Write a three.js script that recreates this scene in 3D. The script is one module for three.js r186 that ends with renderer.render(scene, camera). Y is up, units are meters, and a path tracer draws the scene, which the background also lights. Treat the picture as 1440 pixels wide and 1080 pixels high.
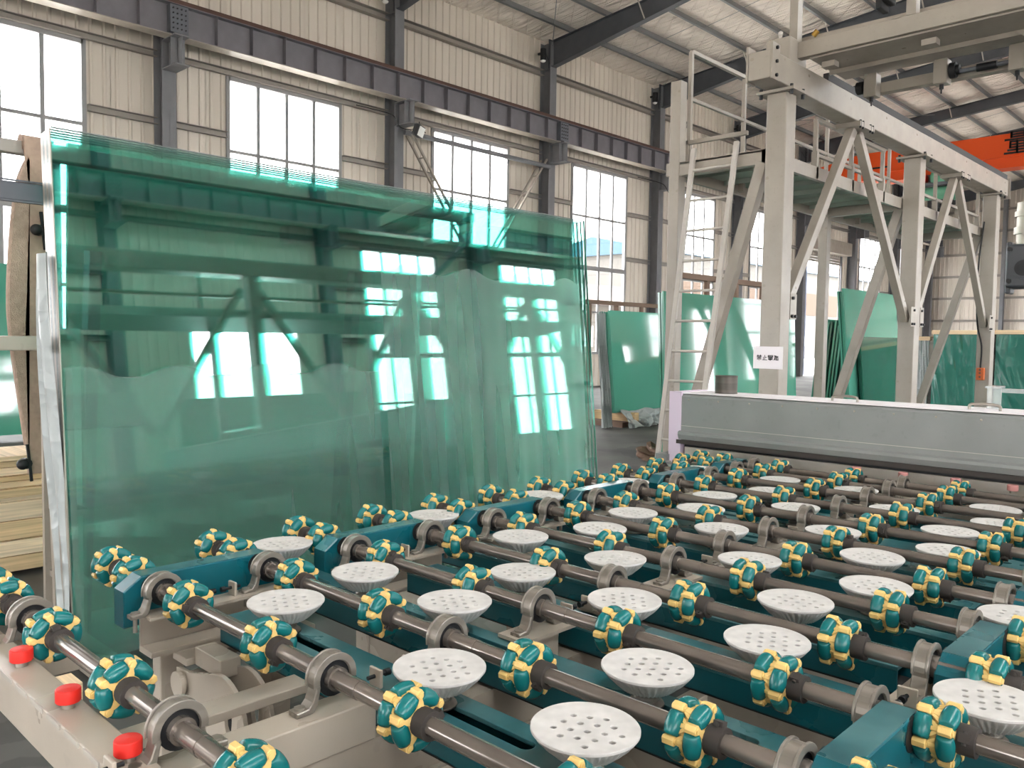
import * as THREE from 'three';
import { RoundedBoxGeometry } from 'three/addons/geometries/RoundedBoxGeometry.js';
import { mergeGeometries } from 'three/addons/utils/BufferGeometryUtils.js';
import { RectAreaLightUniformsLib } from 'three/addons/lights/RectAreaLightUniformsLib.js';

// ------------------------------------------------------------ camera, sky, exposure
RectAreaLightUniformsLib.init();
const scene = new THREE.Scene();
const camera = new THREE.PerspectiveCamera(2 * Math.atan(540 / 1174) * 180 / Math.PI, 4 / 3, 0.05, 400);
{
  const m = new THREE.Matrix4().makeBasis(
    new THREE.Vector3(0.72208365, 0.01400263, -0.69166403),
    new THREE.Vector3(-0.04762028, 0.99842975, -0.02950159),
    new THREE.Vector3(0.69016485, 0.05423985, 0.7216166));
  camera.quaternion.setFromRotationMatrix(m);
  camera.position.set(0, 1.6, 0);
  scene.add(camera);
}
const SKY = 1.0;
scene.background = new THREE.Color(0.97, 0.985, 1.0);
scene.backgroundIntensity = SKY;
const renderer = new THREE.WebGLRenderer({ antialias: true });
renderer.toneMapping = THREE.LinearToneMapping;
renderer.toneMappingExposure = 17;
renderer.shadowMap.enabled = true;
const WALL_X = -18.0, FAR_Z = -57.4, NEAR_Z = 9.5, RIGHT_X = 12.5, EAVE = 10.85, TOPW = 11.08, BAY = 6.09, COL0 = -7.83;

// daylight entering at the roof-light strip and at the open doors of the right wall
function daylight(w, h, pos, target, intensity) { const l = new THREE.RectAreaLight(new THREE.Color(0.97, 0.985, 1.0), intensity, w, h); l.position.set(...pos); l.lookAt(...target); scene.add(l); }
daylight(1.3, 60, [5.15, 11.62, -22], [5.15, 0, -22], 0.6);
for (const z of [-11.4, 0.8, -41.8]) daylight(3, 5, [RIGHT_X - 0.05, 2.6, z], [0, 2.6, z], 0.35);

// ------------------------------------------------------------ helpers
let seed = 20240611;
const rnd = () => { seed |= 0; seed = (seed + 0x6d2b79f5) | 0; let t = Math.imul(seed ^ (seed >>> 15), 1 | seed); t = (t + Math.imul(t ^ (t >>> 7), 61 | t)) ^ t; return ((t ^ (t >>> 14)) >>> 0) / 4294967296; };
const rr = (a, b) => a + (b - a) * rnd();
const used = {};
function numbered(name) { const k = used[name] ?? 0; used[name] = k + 1; return k ? `${name}_${String(k).padStart(3, '0')}` : name; }
function thing(name, label, category, pos = [0, 0, 0], group) {
  const o = new THREE.Group(); o.name = numbered(name); o.position.set(...pos); scene.add(o);
  o.userData = { label, category }; if (group) o.userData.group = group;
  return o;
}
function structure(name, label, category) { const o = new THREE.Group(); o.name = name; o.userData = { kind: 'structure', label, category }; scene.add(o); return o; }
function copyOf(src, pos, label, rotY) {
  const c = src.clone(); c.name = numbered(src.name.replace(/_\d{3}$/, '')); c.userData = { ...src.userData }; scene.add(c); c.position.set(...pos);
  if (label) c.userData.label = label; if (rotY !== undefined) c.rotation.y = rotY; return c;
}
// texture coordinates in metres from position and facing
function metreUV(g) {
  if (g.index) g = g.toNonIndexed();
  const p = g.attributes.position, n = g.attributes.normal, uv = new Float32Array(p.count * 2);
  for (let i = 0; i < p.count; i++) {
    const a = Math.abs(n.getX(i)), b = Math.abs(n.getY(i)), c = Math.abs(n.getZ(i));
    let u, v;
    if (a >= b && a >= c) { u = p.getZ(i); v = p.getY(i); } else if (b >= c) { u = p.getX(i); v = p.getZ(i); } else { u = p.getX(i); v = p.getY(i); }
    uv[2 * i] = u; uv[2 * i + 1] = v;
  }
  g.setAttribute('uv', new THREE.BufferAttribute(uv, 2));
  for (const k of Object.keys(g.attributes)) if (!['position', 'normal', 'uv'].includes(k)) g.deleteAttribute(k);
  return g;
}
// part: geometries in world coordinates (or the thing's own when local) merged into one mesh under parent
function part(parent, name, geoms, material, { local = false, kind, label } = {}) {
  const list = (Array.isArray(geoms) ? geoms : [geoms]).map((g) => metreUV(g));
  const g = list.length > 1 ? mergeGeometries(list) : list[0];
  if (!local) { let o = parent; while (o && o !== scene) { g.translate(-o.position.x, -o.position.y, -o.position.z); o = o.parent; } }
  const m = new THREE.Mesh(g, material); m.name = name; m.castShadow = m.receiveShadow = true;
  if (kind) m.userData.kind = kind; if (label) m.userData.label = label;
  parent.add(m); return m;
}
const meshOf = (parent, name, g, material) => { const m = new THREE.Mesh(g, material); m.name = name; m.castShadow = m.receiveShadow = true; parent.add(m); return m; };
// box from corner to corner
function bx(x0, x1, y0, y1, z0, z1, r = 0) {
  const w = Math.abs(x1 - x0), h = Math.abs(y1 - y0), d = Math.abs(z1 - z0);
  const g = r ? new RoundedBoxGeometry(w, h, d, 1, Math.min(r, w / 2.1, h / 2.1, d / 2.1)) : new THREE.BoxGeometry(w, h, d);
  g.translate((x0 + x1) / 2, (y0 + y1) / 2, (z0 + z1) / 2); return g;
}
const V = (a) => new THREE.Vector3(...a);
// rectangular bar between two points: w across (horizontal-ish side), h the other
function bar(a, b, w, h, up = [0, 1, 0], r = 0) {
  const A = V(a), B = V(b), d = B.clone().sub(A), L = d.length(); d.normalize();
  let U = V(up); if (Math.abs(U.dot(d)) > 0.98) U = new THREE.Vector3(1, 0, 0);
  const S = new THREE.Vector3().crossVectors(U, d).normalize(); U = new THREE.Vector3().crossVectors(d, S);
  const g = r ? new RoundedBoxGeometry(w, h, L, 1, r) : new THREE.BoxGeometry(w, h, L);
  g.applyMatrix4(new THREE.Matrix4().makeBasis(S, U, d).setPosition(A.add(B).multiplyScalar(0.5))); return g;
}
function rod(a, b, rad, seg = 12, rad2 = rad) {
  const A = V(a), B = V(b), d = B.clone().sub(A), L = d.length();
  const g = new THREE.CylinderGeometry(rad2, rad, L, seg);
  g.applyQuaternion(new THREE.Quaternion().setFromUnitVectors(new THREE.Vector3(0, 1, 0), d.normalize()));
  g.translate((A.x + B.x) / 2, (A.y + B.y) / 2, (A.z + B.z) / 2); return g;
}
const tube = (pts, rad, seg = 40, rs = 8) => new THREE.TubeGeometry(new THREE.CatmullRomCurve3(pts.map(V)), seg, rad, rs);
const bolt = (p, axis, r = 0.012, l = 0.014) => { const q = [...p]; q[axis] += l; return rod(p, q, r, 6); };
// extrude a shape given as points in (a, b); place with a matrix basis
function ext(pts, depth, bx_, by_, bz_, org, { bevel = 0, holes } = {}) {
  const s = new THREE.Shape(pts.map((p) => new THREE.Vector2(...p)));
  if (holes) for (const h of holes) s.holes.push(h);
  const g = new THREE.ExtrudeGeometry(s, { depth, bevelEnabled: bevel > 0, bevelSize: bevel, bevelThickness: bevel, bevelSegments: 1, curveSegments: 10 });
  const m = new THREE.Matrix4().makeBasis(V(bx_), V(by_), V(bz_)).setPosition(V(org));
  g.applyMatrix4(m);
  if (m.determinant() < 0) for (const k of ['position', 'normal', 'uv']) { const a = g.attributes[k], n = a.itemSize, r = a.array; for (let i = 0; i < a.count; i += 3) for (let q = 0; q < n; q++) { const t = r[(i + 1) * n + q]; r[(i + 1) * n + q] = r[(i + 2) * n + q]; r[(i + 2) * n + q] = t; } }
  return g;
}
// I-section swept along Z (web vertical): centred at x, from y0 to y1
const iBeamZ = (x, y0, y1, z0, z1, fl, tf, tw) => [bx(x - fl / 2, x + fl / 2, y0, y0 + tf, z0, z1), bx(x - fl / 2, x + fl / 2, y1 - tf, y1, z0, z1), bx(x - tw / 2, x + tw / 2, y0, y1, z0, z1)];

// ------------------------------------------------------------ textures
function noiseTexture(size, fn, srgb = false) {
  const d = new Uint8Array(size * size * 4);
  for (let j = 0; j < size; j++) for (let i = 0; i < size; i++) {
    const c = fn(i / size, j / size), k = 4 * (j * size + i);
    const a = Array.isArray(c) ? c : [c, c, c];
    for (let q = 0; q < 3; q++) d[k + q] = Math.max(0, Math.min(255, a[q] * 255)); d[k + 3] = 255;
  }
  const t = new THREE.DataTexture(d, size, size); t.wrapS = t.wrapT = THREE.RepeatWrapping; t.magFilter = THREE.LinearFilter; t.minFilter = THREE.LinearMipmapLinearFilter; t.generateMipmaps = true;
  if (srgb) t.colorSpace = THREE.SRGBColorSpace; t.needsUpdate = true; return t;
}
// tiling value noise
const H = (x, y, s) => { let n = (x * 374761393 + y * 668265263 + s * 1274126177) | 0; n = Math.imul(n ^ (n >>> 13), 1274126177); return ((n ^ (n >>> 16)) >>> 0) / 4294967296; };
function vn(u, v, fx, fy, s) {
  const x = u * fx, y = v * fy, i = Math.floor(x), j = Math.floor(y), a = x - i, b = y - j, A = a * a * (3 - 2 * a), B = b * b * (3 - 2 * b);
  const h = (p, q) => H(((p % fx) + fx) % fx, ((q % fy) + fy) % fy, s);
  return (h(i, j) * (1 - A) + h(i + 1, j) * A) * (1 - B) + (h(i, j + 1) * (1 - A) + h(i + 1, j + 1) * A) * B;
}
const fbm = (u, v, f, s, o = 4) => { let t = 0, a = 0.5, w = 0; for (let k = 0; k < o; k++) { t += a * vn(u, v, f << k, f << k, s + k); w += a; a *= 0.5; } return t / w; };
const rep = (t, x, y = x) => { const c = t.clone(); c.repeat.set(x, y); c.needsUpdate = true; return c; };
const T = {
  paint: noiseTexture(256, (u, v) => { const n = fbm(u, v, 6, 1), s = fbm(u, v, 40, 5, 2); return 0.93 + 0.1 * (n - 0.5) + (s > 0.8 ? -0.025 : 0); }, true),
  rough: noiseTexture(256, (u, v) => 0.72 + 0.5 * (fbm(u, v, 8, 11) - 0.5)),
  concrete: noiseTexture(512, (u, v) => { const n = fbm(u, v, 4, 21, 6), w = fbm(u, v, 9, 77, 3), c = 0.36 + 0.34 * (n - 0.5) - (w > 0.62 ? 0.05 : 0); return [c * 1.02, c, c * 0.96]; }, true),
  wood: noiseTexture(256, (u, v) => { const g = vn(u, v, 3, 40, 31) * 0.6 + vn(u, v, 6, 90, 33) * 0.4, b = fbm(u, v, 3, 35); const k = 0.92 + 0.25 * (g - 0.5) + 0.2 * (b - 0.5); return [k, k * 0.94, k * 0.86]; }, true),
  steel: noiseTexture(256, (u, v) => { const k = 0.84 + 0.3 * (fbm(u, v, 5, 41) - 0.5) + 0.14 * (vn(u, v, 8, 120, 43) - 0.5); return [k, k * 0.98, k * 0.96]; }, true),
  crinkle: noiseTexture(512, (u, v) => { let k = 0; for (let o = 0; o < 4; o++) { const f = 3 << o; k += Math.abs(vn(u + 0.15 * vn(u, v, 4, 4, 9), v, f, f, 50 + o) - 0.5) / (o + 1); } return 1 - k; }),
  foil: noiseTexture(512, (u, v) => {
    const w = vn(u + 0.06 * fbm(u, v, 5, 3), v, 3, 22, 61) * 0.5 + vn(u + 0.1 * v, v, 6, 48, 63) * 0.3 + fbm(u, v, 10, 66) * 0.25;
    const a = Math.abs(((u * 4 + v * 4 + 0.02 * vn(u, v, 9, 9, 4)) % 1) - 0.5), b = Math.abs(((u * 4 - v * 4 + 9) % 1) - 0.5);
    return 0.75 * w + (a > 0.46 ? -0.14 : 0) + (b > 0.46 ? -0.14 : 0) + 0.2;
  }),
  dust: noiseTexture(256, (u, v) => { const n = fbm(u, v, 5, 71, 5), s = vn(u, v, 60, 6, 73); const k = Math.max(0, n - 0.42) * 1.1 + 0.15 * Math.max(0, s - 0.6); return [0.16 + 0.5 * k, 0.36 + 0.4 * k, 0.39 + 0.36 * k]; }, true),
  cloth: noiseTexture(256, (u, v) => { const n = fbm(u, v, 5, 81, 5), s = fbm(u, v, 60, 83, 2); return 0.86 + 0.2 * (n - 0.5) + 0.1 * (s - 0.5); }, true),
};
const std = (color, roughness = 0.6, o = {}) => new THREE.MeshStandardMaterial({ color, roughness, ...o });
const M = {
  paint: std(0xa1988d, 0.5, { map: T.paint, roughnessMap: T.rough }),
  paintWhite: std(0xbdb6ad, 0.5, { map: T.paint }),
  frame: std(0xbdb2a4, 0.42, { map: T.paint, roughnessMap: T.rough }),
  hood: std(0x8c8e8d, 0.5, { map: T.paint }),
  deck: std(0x96a096, 0.5),
  darkSteel: std(0x62656c, 0.55, { map: T.paint }),
  column: std(0x7b7b7f, 0.6, { map: T.paint }),
  girder: std(0x757278, 0.6, { map: T.paint }),
  rafter: std(0x54575d, 0.55, { map: T.paint }),
  purlin: std(0x8b8c8c, 0.4, { metalness: 0.5 }),
  girt: std(0x8f8880, 0.5),
  panel: [0xcec4b8, 0xc9bfb3, 0xd2c8bc].map((c) => std(c, 0.6)),
  foil: std(0xf4e9de, 0.5, { metalness: 0.0, bumpMap: rep(T.foil, 0.4), bumpScale: 0.22 }),
  rail: std(0x4d332a, 0.7),
  rust: std(0x70594b, 0.8),
  black: std(0x111214, 0.6),
  rubber: std(0x1d1c1c, 0.8),
  boltDark: std(0x26272a, 0.45, { metalness: 0.5 }),
  floor: std(0xffffff, 0.75, { map: rep(T.concrete, 0.22),  }),
  winFrame: std(0x8d8c8c, 0.5),
  winGlass: new THREE.MeshPhysicalMaterial({ color: 0xffffff, roughness: 0, transmission: 1, thickness: 0, ior: 1.45 }),
  skylight: new THREE.MeshPhysicalMaterial({ color: 0xeef0ee, roughness: 0, transmission: 1, thickness: 0, ior: 1.4 }),
  orange: std(0xd84a02, 0.5),
  shaft: std(0xa39c97, 0.26, { metalness: 0.6, map: T.steel, roughnessMap: T.rough }),
  cast: std(0xb0aba4, 0.36, { metalness: 0.4, map: T.steel }),
  can: std(0x67625d, 0.5, { metalness: 0.2, map: T.steel }),
  zinc: std(0xa39c92, 0.4, { metalness: 0.6 }),
  roller: std(0x0d6a6c, 0.42, { roughnessMap: T.rough }),
  yellow: std(0xe3c077, 0.55),
  collar: std(0x3b3532, 0.75),
  teal: std(0xffffff, 0.42, { map: T.dust, roughnessMap: T.rough }),
  tealSide: std(0x0d5a66, 0.4, { roughnessMap: T.rough }),
  cloth: std(0xe6e2df, 0.85, { map: T.cloth }),
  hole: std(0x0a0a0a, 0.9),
  red: std(0xd9251b, 0.5),
  pink: std(0xc98a86, 0.6),
  wood: [0xf3e4cc, 0xe6d3b5, 0xf6eada, 0xdcc6a4].map((c) => std(c, 0.75, { map: rep(T.wood, 0.7, 2.5) })),
  tan: std(0xb99d8a, 0.85, { map: T.cloth }),
  tanRough: std(0xc9ae9b, 0.95, { map: T.cloth, bumpMap: rep(T.cloth, 6), bumpScale: 0.02 }),
  sheet: new THREE.MeshPhysicalMaterial({ color: new THREE.Color(0.835, 0.968, 0.952), roughness: 0, transmission: 1, thickness: 0, ior: 1.7 }),
  sheetEdge: std(0x8d9a9b, 0.35, { map: T.steel }),
  packDark: std(0x6fa595, 0.15, {}),
  packs: [0x4d9680, 0x428a74, 0x589f8b, 0x265f4e].map((c) => new THREE.MeshPhysicalMaterial({ color: c, roughness: 0.05, ior: 1.62 })),
  packEdge: std(0x10302a, 0.3),
  film: new THREE.MeshPhysicalMaterial({ color: 0xd8efe6, roughness: 0.45, transmission: 1, thickness: 0, ior: 1.5 }),
  filmOpaque: std(0xa2a8a8, 0.35, { bumpMap: rep(T.crinkle, 0.8), bumpScale: 0.04 }),
  wrapTeal: new THREE.MeshPhysicalMaterial({ color: 0x2c6f62, roughness: 0.18, bumpMap: rep(T.crinkle, 0.5, 0.2), bumpScale: 0.035, ior: 1.6 }),
  paper: std(0xe6e0e4, 0.7),
  ink: std(0x2b2b30, 0.8),
  lilac: std(0xd2c0d2, 0.5),
  motor: std(0x36383d, 0.45),
  greenPaint: std(0x5e9a7e, 0.5),
  acrylic: new THREE.MeshPhysicalMaterial({ color: 0xf3f6f6, roughness: 0.08, transmission: 0.75, thickness: 0, ior: 1.5 }),
  lampFace: std(0xf2f2ee, 0.3),
  orangePlastic: std(0xc9622c, 0.5),
  brass: std(0xc09a50, 0.35, { metalness: 0.8 }),
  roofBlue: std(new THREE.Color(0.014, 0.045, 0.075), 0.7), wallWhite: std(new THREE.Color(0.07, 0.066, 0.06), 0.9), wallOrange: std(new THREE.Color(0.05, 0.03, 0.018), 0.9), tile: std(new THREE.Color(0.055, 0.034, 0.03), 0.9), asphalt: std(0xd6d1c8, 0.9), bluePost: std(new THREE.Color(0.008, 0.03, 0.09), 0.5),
};

// ============================================================ BUILDING
// floor
{
  const floor = structure('floor', 'grey power-floated concrete factory floor', 'floor');
  part(floor, 'slab', bx(WALL_X - 0.3, RIGHT_X + 0.3, -0.25, 0, FAR_Z - 0.3, NEAR_Z + 0.3), M.floor);
  part(floor, 'floor_strip', bx(-5.95, -5.82, 0, 0.012, -9.2, -3.2), M.black);
}
// one trapezoid-ribbed cladding sheet lying in the plane z = 0, width along x, ribs towards +z
const SHEET_W = BAY / 6;
function sheetGeo(width, y0, y1, ribs = 4, depth = 0.032) {
  const pts = [], pitch = width / ribs;
  for (let k = 0; k < ribs; k++) { const x = k * pitch; pts.push([x, 0], [x + pitch * 0.34, 0], [x + pitch * 0.42, depth], [x + pitch * 0.58, depth], [x + pitch * 0.66, 0]); }
  pts.push([width, 0]);
  const back = pts.map(([x, y]) => [x, y - 0.006]).reverse();
  return ext([...pts, ...back], y1 - y0, [1, 0, 0], [0, 0, 1], [0, -1, 0], [0, y1, 0]);
}
const sheetCache = {};
function addSheet(parent, along, base, plane, y0, y1, side, i) {
  // side: 'L' wall at x = plane facing +x, 'R' facing -x, 'B' far wall facing +z, 'F' near wall facing -z
  const wd = SHEET_W * (along || 1), key = `${y0.toFixed(2)}_${y1.toFixed(2)}_${wd.toFixed(2)}`;
  sheetCache[key] ??= metreUV(sheetGeo(wd + 0.012, y0, y1, along === 0.5 ? 2 : 4));
  const m = meshOf(parent, 'panel', sheetCache[key], M.panel[Math.floor(H(i, y0 * 10 | 0, 5) * 3)]);
  if (side === 'L') { m.rotation.y = Math.PI / 2; m.position.set(plane, 0, base); }
  if (side === 'R') { m.rotation.y = -Math.PI / 2; m.position.set(plane, 0, base - wd); }
  if (side === 'B') m.position.set(base, 0, plane);
  if (side === 'F') { m.rotation.y = Math.PI; m.position.set(base + SHEET_W, 0, plane); }
}
const WIN_TOP = 7.38, WIN_BOT = 1.15, DOOR_BAY = 5;   // bay index counted from COL0 going away; the shutter door is in bay 5
const wallL = structure('wall_left', 'long beige corrugated steel wall with tall windows', 'wall');
const wallR = structure('wall_right', 'corrugated steel wall opposite the glass stack', 'wall');
const NB0 = -3, NB1 = 8;                        // bays from near wall to far corner
const colZ = (k) => COL0 - BAY * k;
let winNo = 1;
function windowUnit(side, zc, n) {
  const w = structure(`window_${n}`, side === 'L' ? 'tall factory window of four columns of panes' : 'tall factory window in the opposite wall', 'window');
  const X = side === 'L' ? WALL_X : RIGHT_X, s = side === 'L' ? 1 : -1, half = 1.5;
  const f = (a, b, y0, y1, d0 = -0.06, d1 = 0.05) => bx(X + s * d0, X + s * d1, y0, y1, zc + a, zc + b);
  part(w, 'window_frame', [f(-half - 0.05, -half + 0.04, WIN_BOT - 0.05, WIN_TOP + 0.05), f(half - 0.04, half + 0.05, WIN_BOT - 0.05, WIN_TOP + 0.05), f(-half, half, WIN_TOP - 0.04, WIN_TOP + 0.05), f(-half, half, WIN_BOT - 0.05, WIN_BOT + 0.04, -0.06, 0.09)], M.winFrame);
  for (const k of [-1, 0, 1]) part(w, 'mullion', f(k * 0.75 - 0.042, k * 0.75 + 0.042, WIN_BOT, WIN_TOP, -0.03, 0.03), M.winFrame);
  const rows = [WIN_TOP, 5.77, 4.06, 2.55, WIN_BOT];
  for (const y of [5.77, 4.06, 2.55]) part(w, 'transom', f(-half, half, y - (y === 4.06 ? 0.09 : 0.035), y + (y === 4.06 ? 0.06 : 0.035), -0.032, 0.035), M.winFrame);
  for (let r = 0; r < 4; r++) for (let c = 0; c < 4; c++) part(w, 'pane', bx(X - 0.003, X + 0.003, rows[r + 1] + 0.01, rows[r] - 0.01, zc - 1.5 + c * 0.75 + 0.01, zc - 1.5 + (c + 1) * 0.75 - 0.01), M.winGlass);
}
for (const [side, wall, X] of [['L', wallL, WALL_X], ['R', wallR, RIGHT_X]]) {
  for (let b = NB0; b <= NB1; b++) {
    const z0 = colZ(b); // nearer column of the bay; the bay runs to z0 - BAY
    const open = side === 'R' && [-2, 0, 5].includes(b), door = open || (side === 'L' && b === DOOR_BAY);
    // [start, width in sheets, [[from, to] ...]] along the bay
    const low = [[0, WIN_BOT - 0.02], [WIN_TOP + 0.02, TOPW]], full = [[0, TOPW]], over = [[open ? 5.2 : 6.0, TOPW]];
    const cols = door ? (open ? [[0, 1, full], [1, 1, full], [2, 1, over], [3, 1, over], [4, 1, over], [5, 1, full]] : [[0, 1, full], [1, 1, over], [2, 1, over], [3, 1, over], [4, 1, over], [5, 1, full]])
      : [[0, 1, full], [1, 0.5, full], [1.5, 1, low], [2.5, 1, low], [3.5, 1, low], [4.5, 0.5, full], [5, 1, full]];
    cols.forEach(([at, w, spans], s) => { const zz = z0 - at * SHEET_W; if (zz > NEAR_Z + 0.5) return; for (const [a, c] of spans) addSheet(wall, w, zz, X, a, c, side, b * 7 + s + 60); });
    if (!door) windowUnit(side, z0 - BAY / 2, winNo++);
    // girts between the columns
    const sgn = side === 'L' ? 1 : -1;
    const g = (y, a, c, h = 0.07, d = 0.11) => part(wall, 'girt', [bx(X + sgn * 0.035, X + sgn * (0.035 + d), y - h, y - h + 0.012, z0 - c, z0 - a), bx(X + sgn * 0.035, X + sgn * 0.05, y - h, y + h, z0 - c, z0 - a), bx(X + sgn * 0.035, X + sgn * (0.035 + d), y + h - 0.012, y + h, z0 - c, z0 - a)], M.girt);
    for (const y of [9.95, 8.5]) g(y, 0.1, BAY - 0.1, 0.09, 0.16);
    g(7.5, 0.1, BAY - 0.1);
    if (!door) for (const y of [6.1, 4.5, 2.9]) { g(y, 0.1, 1.48); g(y, BAY - 1.48, BAY - 0.1); }
  }
}
// near and far walls
const wallB = structure('wall_back', 'beige corrugated steel gable wall at the far end', 'wall');
const wallF = structure('wall_front', 'corrugated steel gable wall behind', 'wall');
for (let i = 0; i < 30; i++) {
  const x = WALL_X + i * SHEET_W, xm = Math.min(x, -3 - Math.abs(x + 3)) , top = EAVE + 0.1 * (Math.min(x + 18, 13) ) + 0.25;
  const t = Math.round(Math.min(top, 12.2) * 5) / 5;
  addSheet(wallB, 0, x, FAR_Z, 0, t, 'B', i + 200);
  addSheet(wallF, 0, x, NEAR_Z, i % 10 > 4 && i % 10 < 8 ? 3.6 : 0, t, 'F', i + 300);
}
for (const y of [9.85, 8.55, 7.2, 5.85, 4.5, 3.1, 1.7]) part(wallB, 'girt', [bx(WALL_X, RIGHT_X, y - 0.07, y + 0.07, FAR_Z + 0.035, FAR_Z + 0.05), bx(WALL_X, RIGHT_X, y + 0.06, y + 0.07, FAR_Z + 0.035, FAR_Z + 0.16)], M.girt);
for (const x of [-13.7, -9.5, -5.2, -1]) part(wallB, 'wind_post', iBeamZ(0, 0, 0.3, 0, 11, 0.2, 0.014, 0.01).map((g) => g.rotateX(-Math.PI / 2).translate(x, 0, FAR_Z + 0.45)), M.column);

// roof: sheets between purlins, rafters with haunches, ties
const ceiling = structure('ceiling', 'sloping roof lined with crinkled white quilted foil between steel purlins', 'ceiling');
const roofY = (x) => EAVE + 0.1 * (Math.min(x, -5.5 - x) + 17.8);  // ridge at x = -2.75
{
  const PUR = 1.37, n = 11;
  const ridge = -2.75;
  for (let sgn = 0; sgn < 2; sgn++) for (let i = -1; i < n; i++) {
    const xa = i < 0 ? -18.35 : -16.82 + PUR * (i), xb = i === n - 1 ? ridge : -16.82 + PUR * (i + 1);
    const a = sgn ? -5.5 - xa : xa, b = sgn ? -5.5 - xb : xb;
    const ya = roofY(a) + 0.21, yb = roofY(b) + 0.21;
    // insulation blanket sagging a little between purlins, with thickness
    const g = new THREE.BoxGeometry(Math.abs(b - a), 0.05, NEAR_Z - FAR_Z + 0.6, 6, 1, 1);
    const p = g.attributes.position;
    for (let k = 0; k < p.count; k++) { const t = p.getX(k) / Math.abs(b - a) + 0.5, tt = sgn ? 1 - t : t; p.setY(k, p.getY(k) + ya + (yb - ya) * tt - 0.05 * Math.sin(Math.PI * t)); }
    g.computeVertexNormals(); g.translate((a + b) / 2, 0, (NEAR_Z + FAR_Z) / 2);
    if (sgn && (i === 4)) part(ceiling, 'skylight_strip', g, M.skylight);
    else part(ceiling, 'roof_blanket', g, M.foil);
    if (i >= 0 || true) {
      const x = a, y = roofY(x);
      part(ceiling, 'purlin', [bx(x - 0.008, x + 0.008, y, y + 0.2, FAR_Z, NEAR_Z), bx(x, x + 0.075, y, y + 0.008, FAR_Z, NEAR_Z), bx(x - 0.075, x, y + 0.192, y + 0.2, FAR_Z, NEAR_Z), bx(x + 0.067, x + 0.075, y, y + 0.02, FAR_Z, NEAR_Z)], M.purlin);
    }
  }
  for (let k = NB0 + 1; k <= NB1; k++) {
    const z = colZ(k);
    for (const s of [0, 1]) {
      const m = (x) => (s ? -5.5 - x : x);
      const xs = [-17.62, -12.3, ridge], dep = [0.8, 0.44, 0.5];
      const top = xs.map((x) => roofY(x) - 0.005), bot = xs.map((x, i) => roofY(x) - dep[i]);
      const web = ext([[m(xs[0]), bot[0]], [m(xs[1]), bot[1]], [m(xs[2]), bot[2]], [m(xs[2]), top[2]], [m(xs[1]), top[1]], [m(xs[0]), top[0]]].reverse(), 0.012, [1, 0, 0], [0, 1, 0], [0, 0, 1], [0, 0, z - 0.006]);
      const fl = [];
      for (let i = 0; i < 2; i++) { fl.push(bar([m(xs[i]), bot[i], z], [m(xs[i + 1]), bot[i + 1], z], 0.22, 0.016), bar([m(xs[i]), top[i] - 0.008, z], [m(xs[i + 1]), top[i + 1] - 0.008, z], 0.22, 0.016)); }
      fl.push(bx(m(-17.62) - 0.02, m(-17.62) + 0.02, bot[0] - 0.03, top[0] + 0.06, z - 0.13, z + 0.13), bx(m(-7.6) - 0.016, m(-7.6) + 0.016, roofY(-7.6) - 0.6, roofY(-7.6), z - 0.12, z + 0.12));
      part(ceiling, 'rafter', [web, ...fl], M.rafter);
      const b = []; for (let q = 0; q < 6; q++) for (const dz of [-0.08, 0.08]) b.push(bolt([m(-17.595), bot[0] + 0.08 + q * 0.125, z + dz], 0, 0.017, s ? -0.02 : 0.02));
      part(ceiling, 'splice_bolts', b, M.boltDark);
      // fly braces from purlins to the bottom flange
      for (const x of [-14.08, -11.34, -8.6, -5.86]) { const i = x < -12.3 ? 0 : 1, t = (x - xs[i]) / (xs[i + 1] - xs[i]), yb = bot[i] + t * (bot[i + 1] - bot[i]); for (const dz of [0.55]) part(ceiling, 'fly_brace', bar([m(x), roofY(x) + 0.05, z + dz], [m(x), yb + 0.02, z + 0.07], 0.04, 0.006), M.paintWhite); }
    }
  }
  // sag rods and two crossed wind ties per second bay
  for (let k = NB0 + 1; k < NB1; k++) for (let i = 0; i < 9; i++) { const x = -16.82 + PUR * i; part(ceiling, 'sag_rod', rod([x, roofY(x) + 0.06, colZ(k) - BAY / 2 + (i % 2 ? 0.25 : 0)], [x + PUR, roofY(x + PUR) + 0.14, colZ(k) - BAY / 2 + (i % 2 ? 0.25 : 0)], 0.007, 6), M.purlin); }
  for (const k of [1, 4]) { part(ceiling, 'wind_tie', rod([-17.5, 10.75, colZ(k) - 0.1], [-12, 11.3, colZ(k + 1) + 0.1], 0.012, 6), M.purlin); part(ceiling, 'wind_tie', rod([-12, 11.3, colZ(k) - 0.1], [-17.5, 10.75, colZ(k + 1) + 0.1], 0.012, 6), M.purlin); }
}
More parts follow.
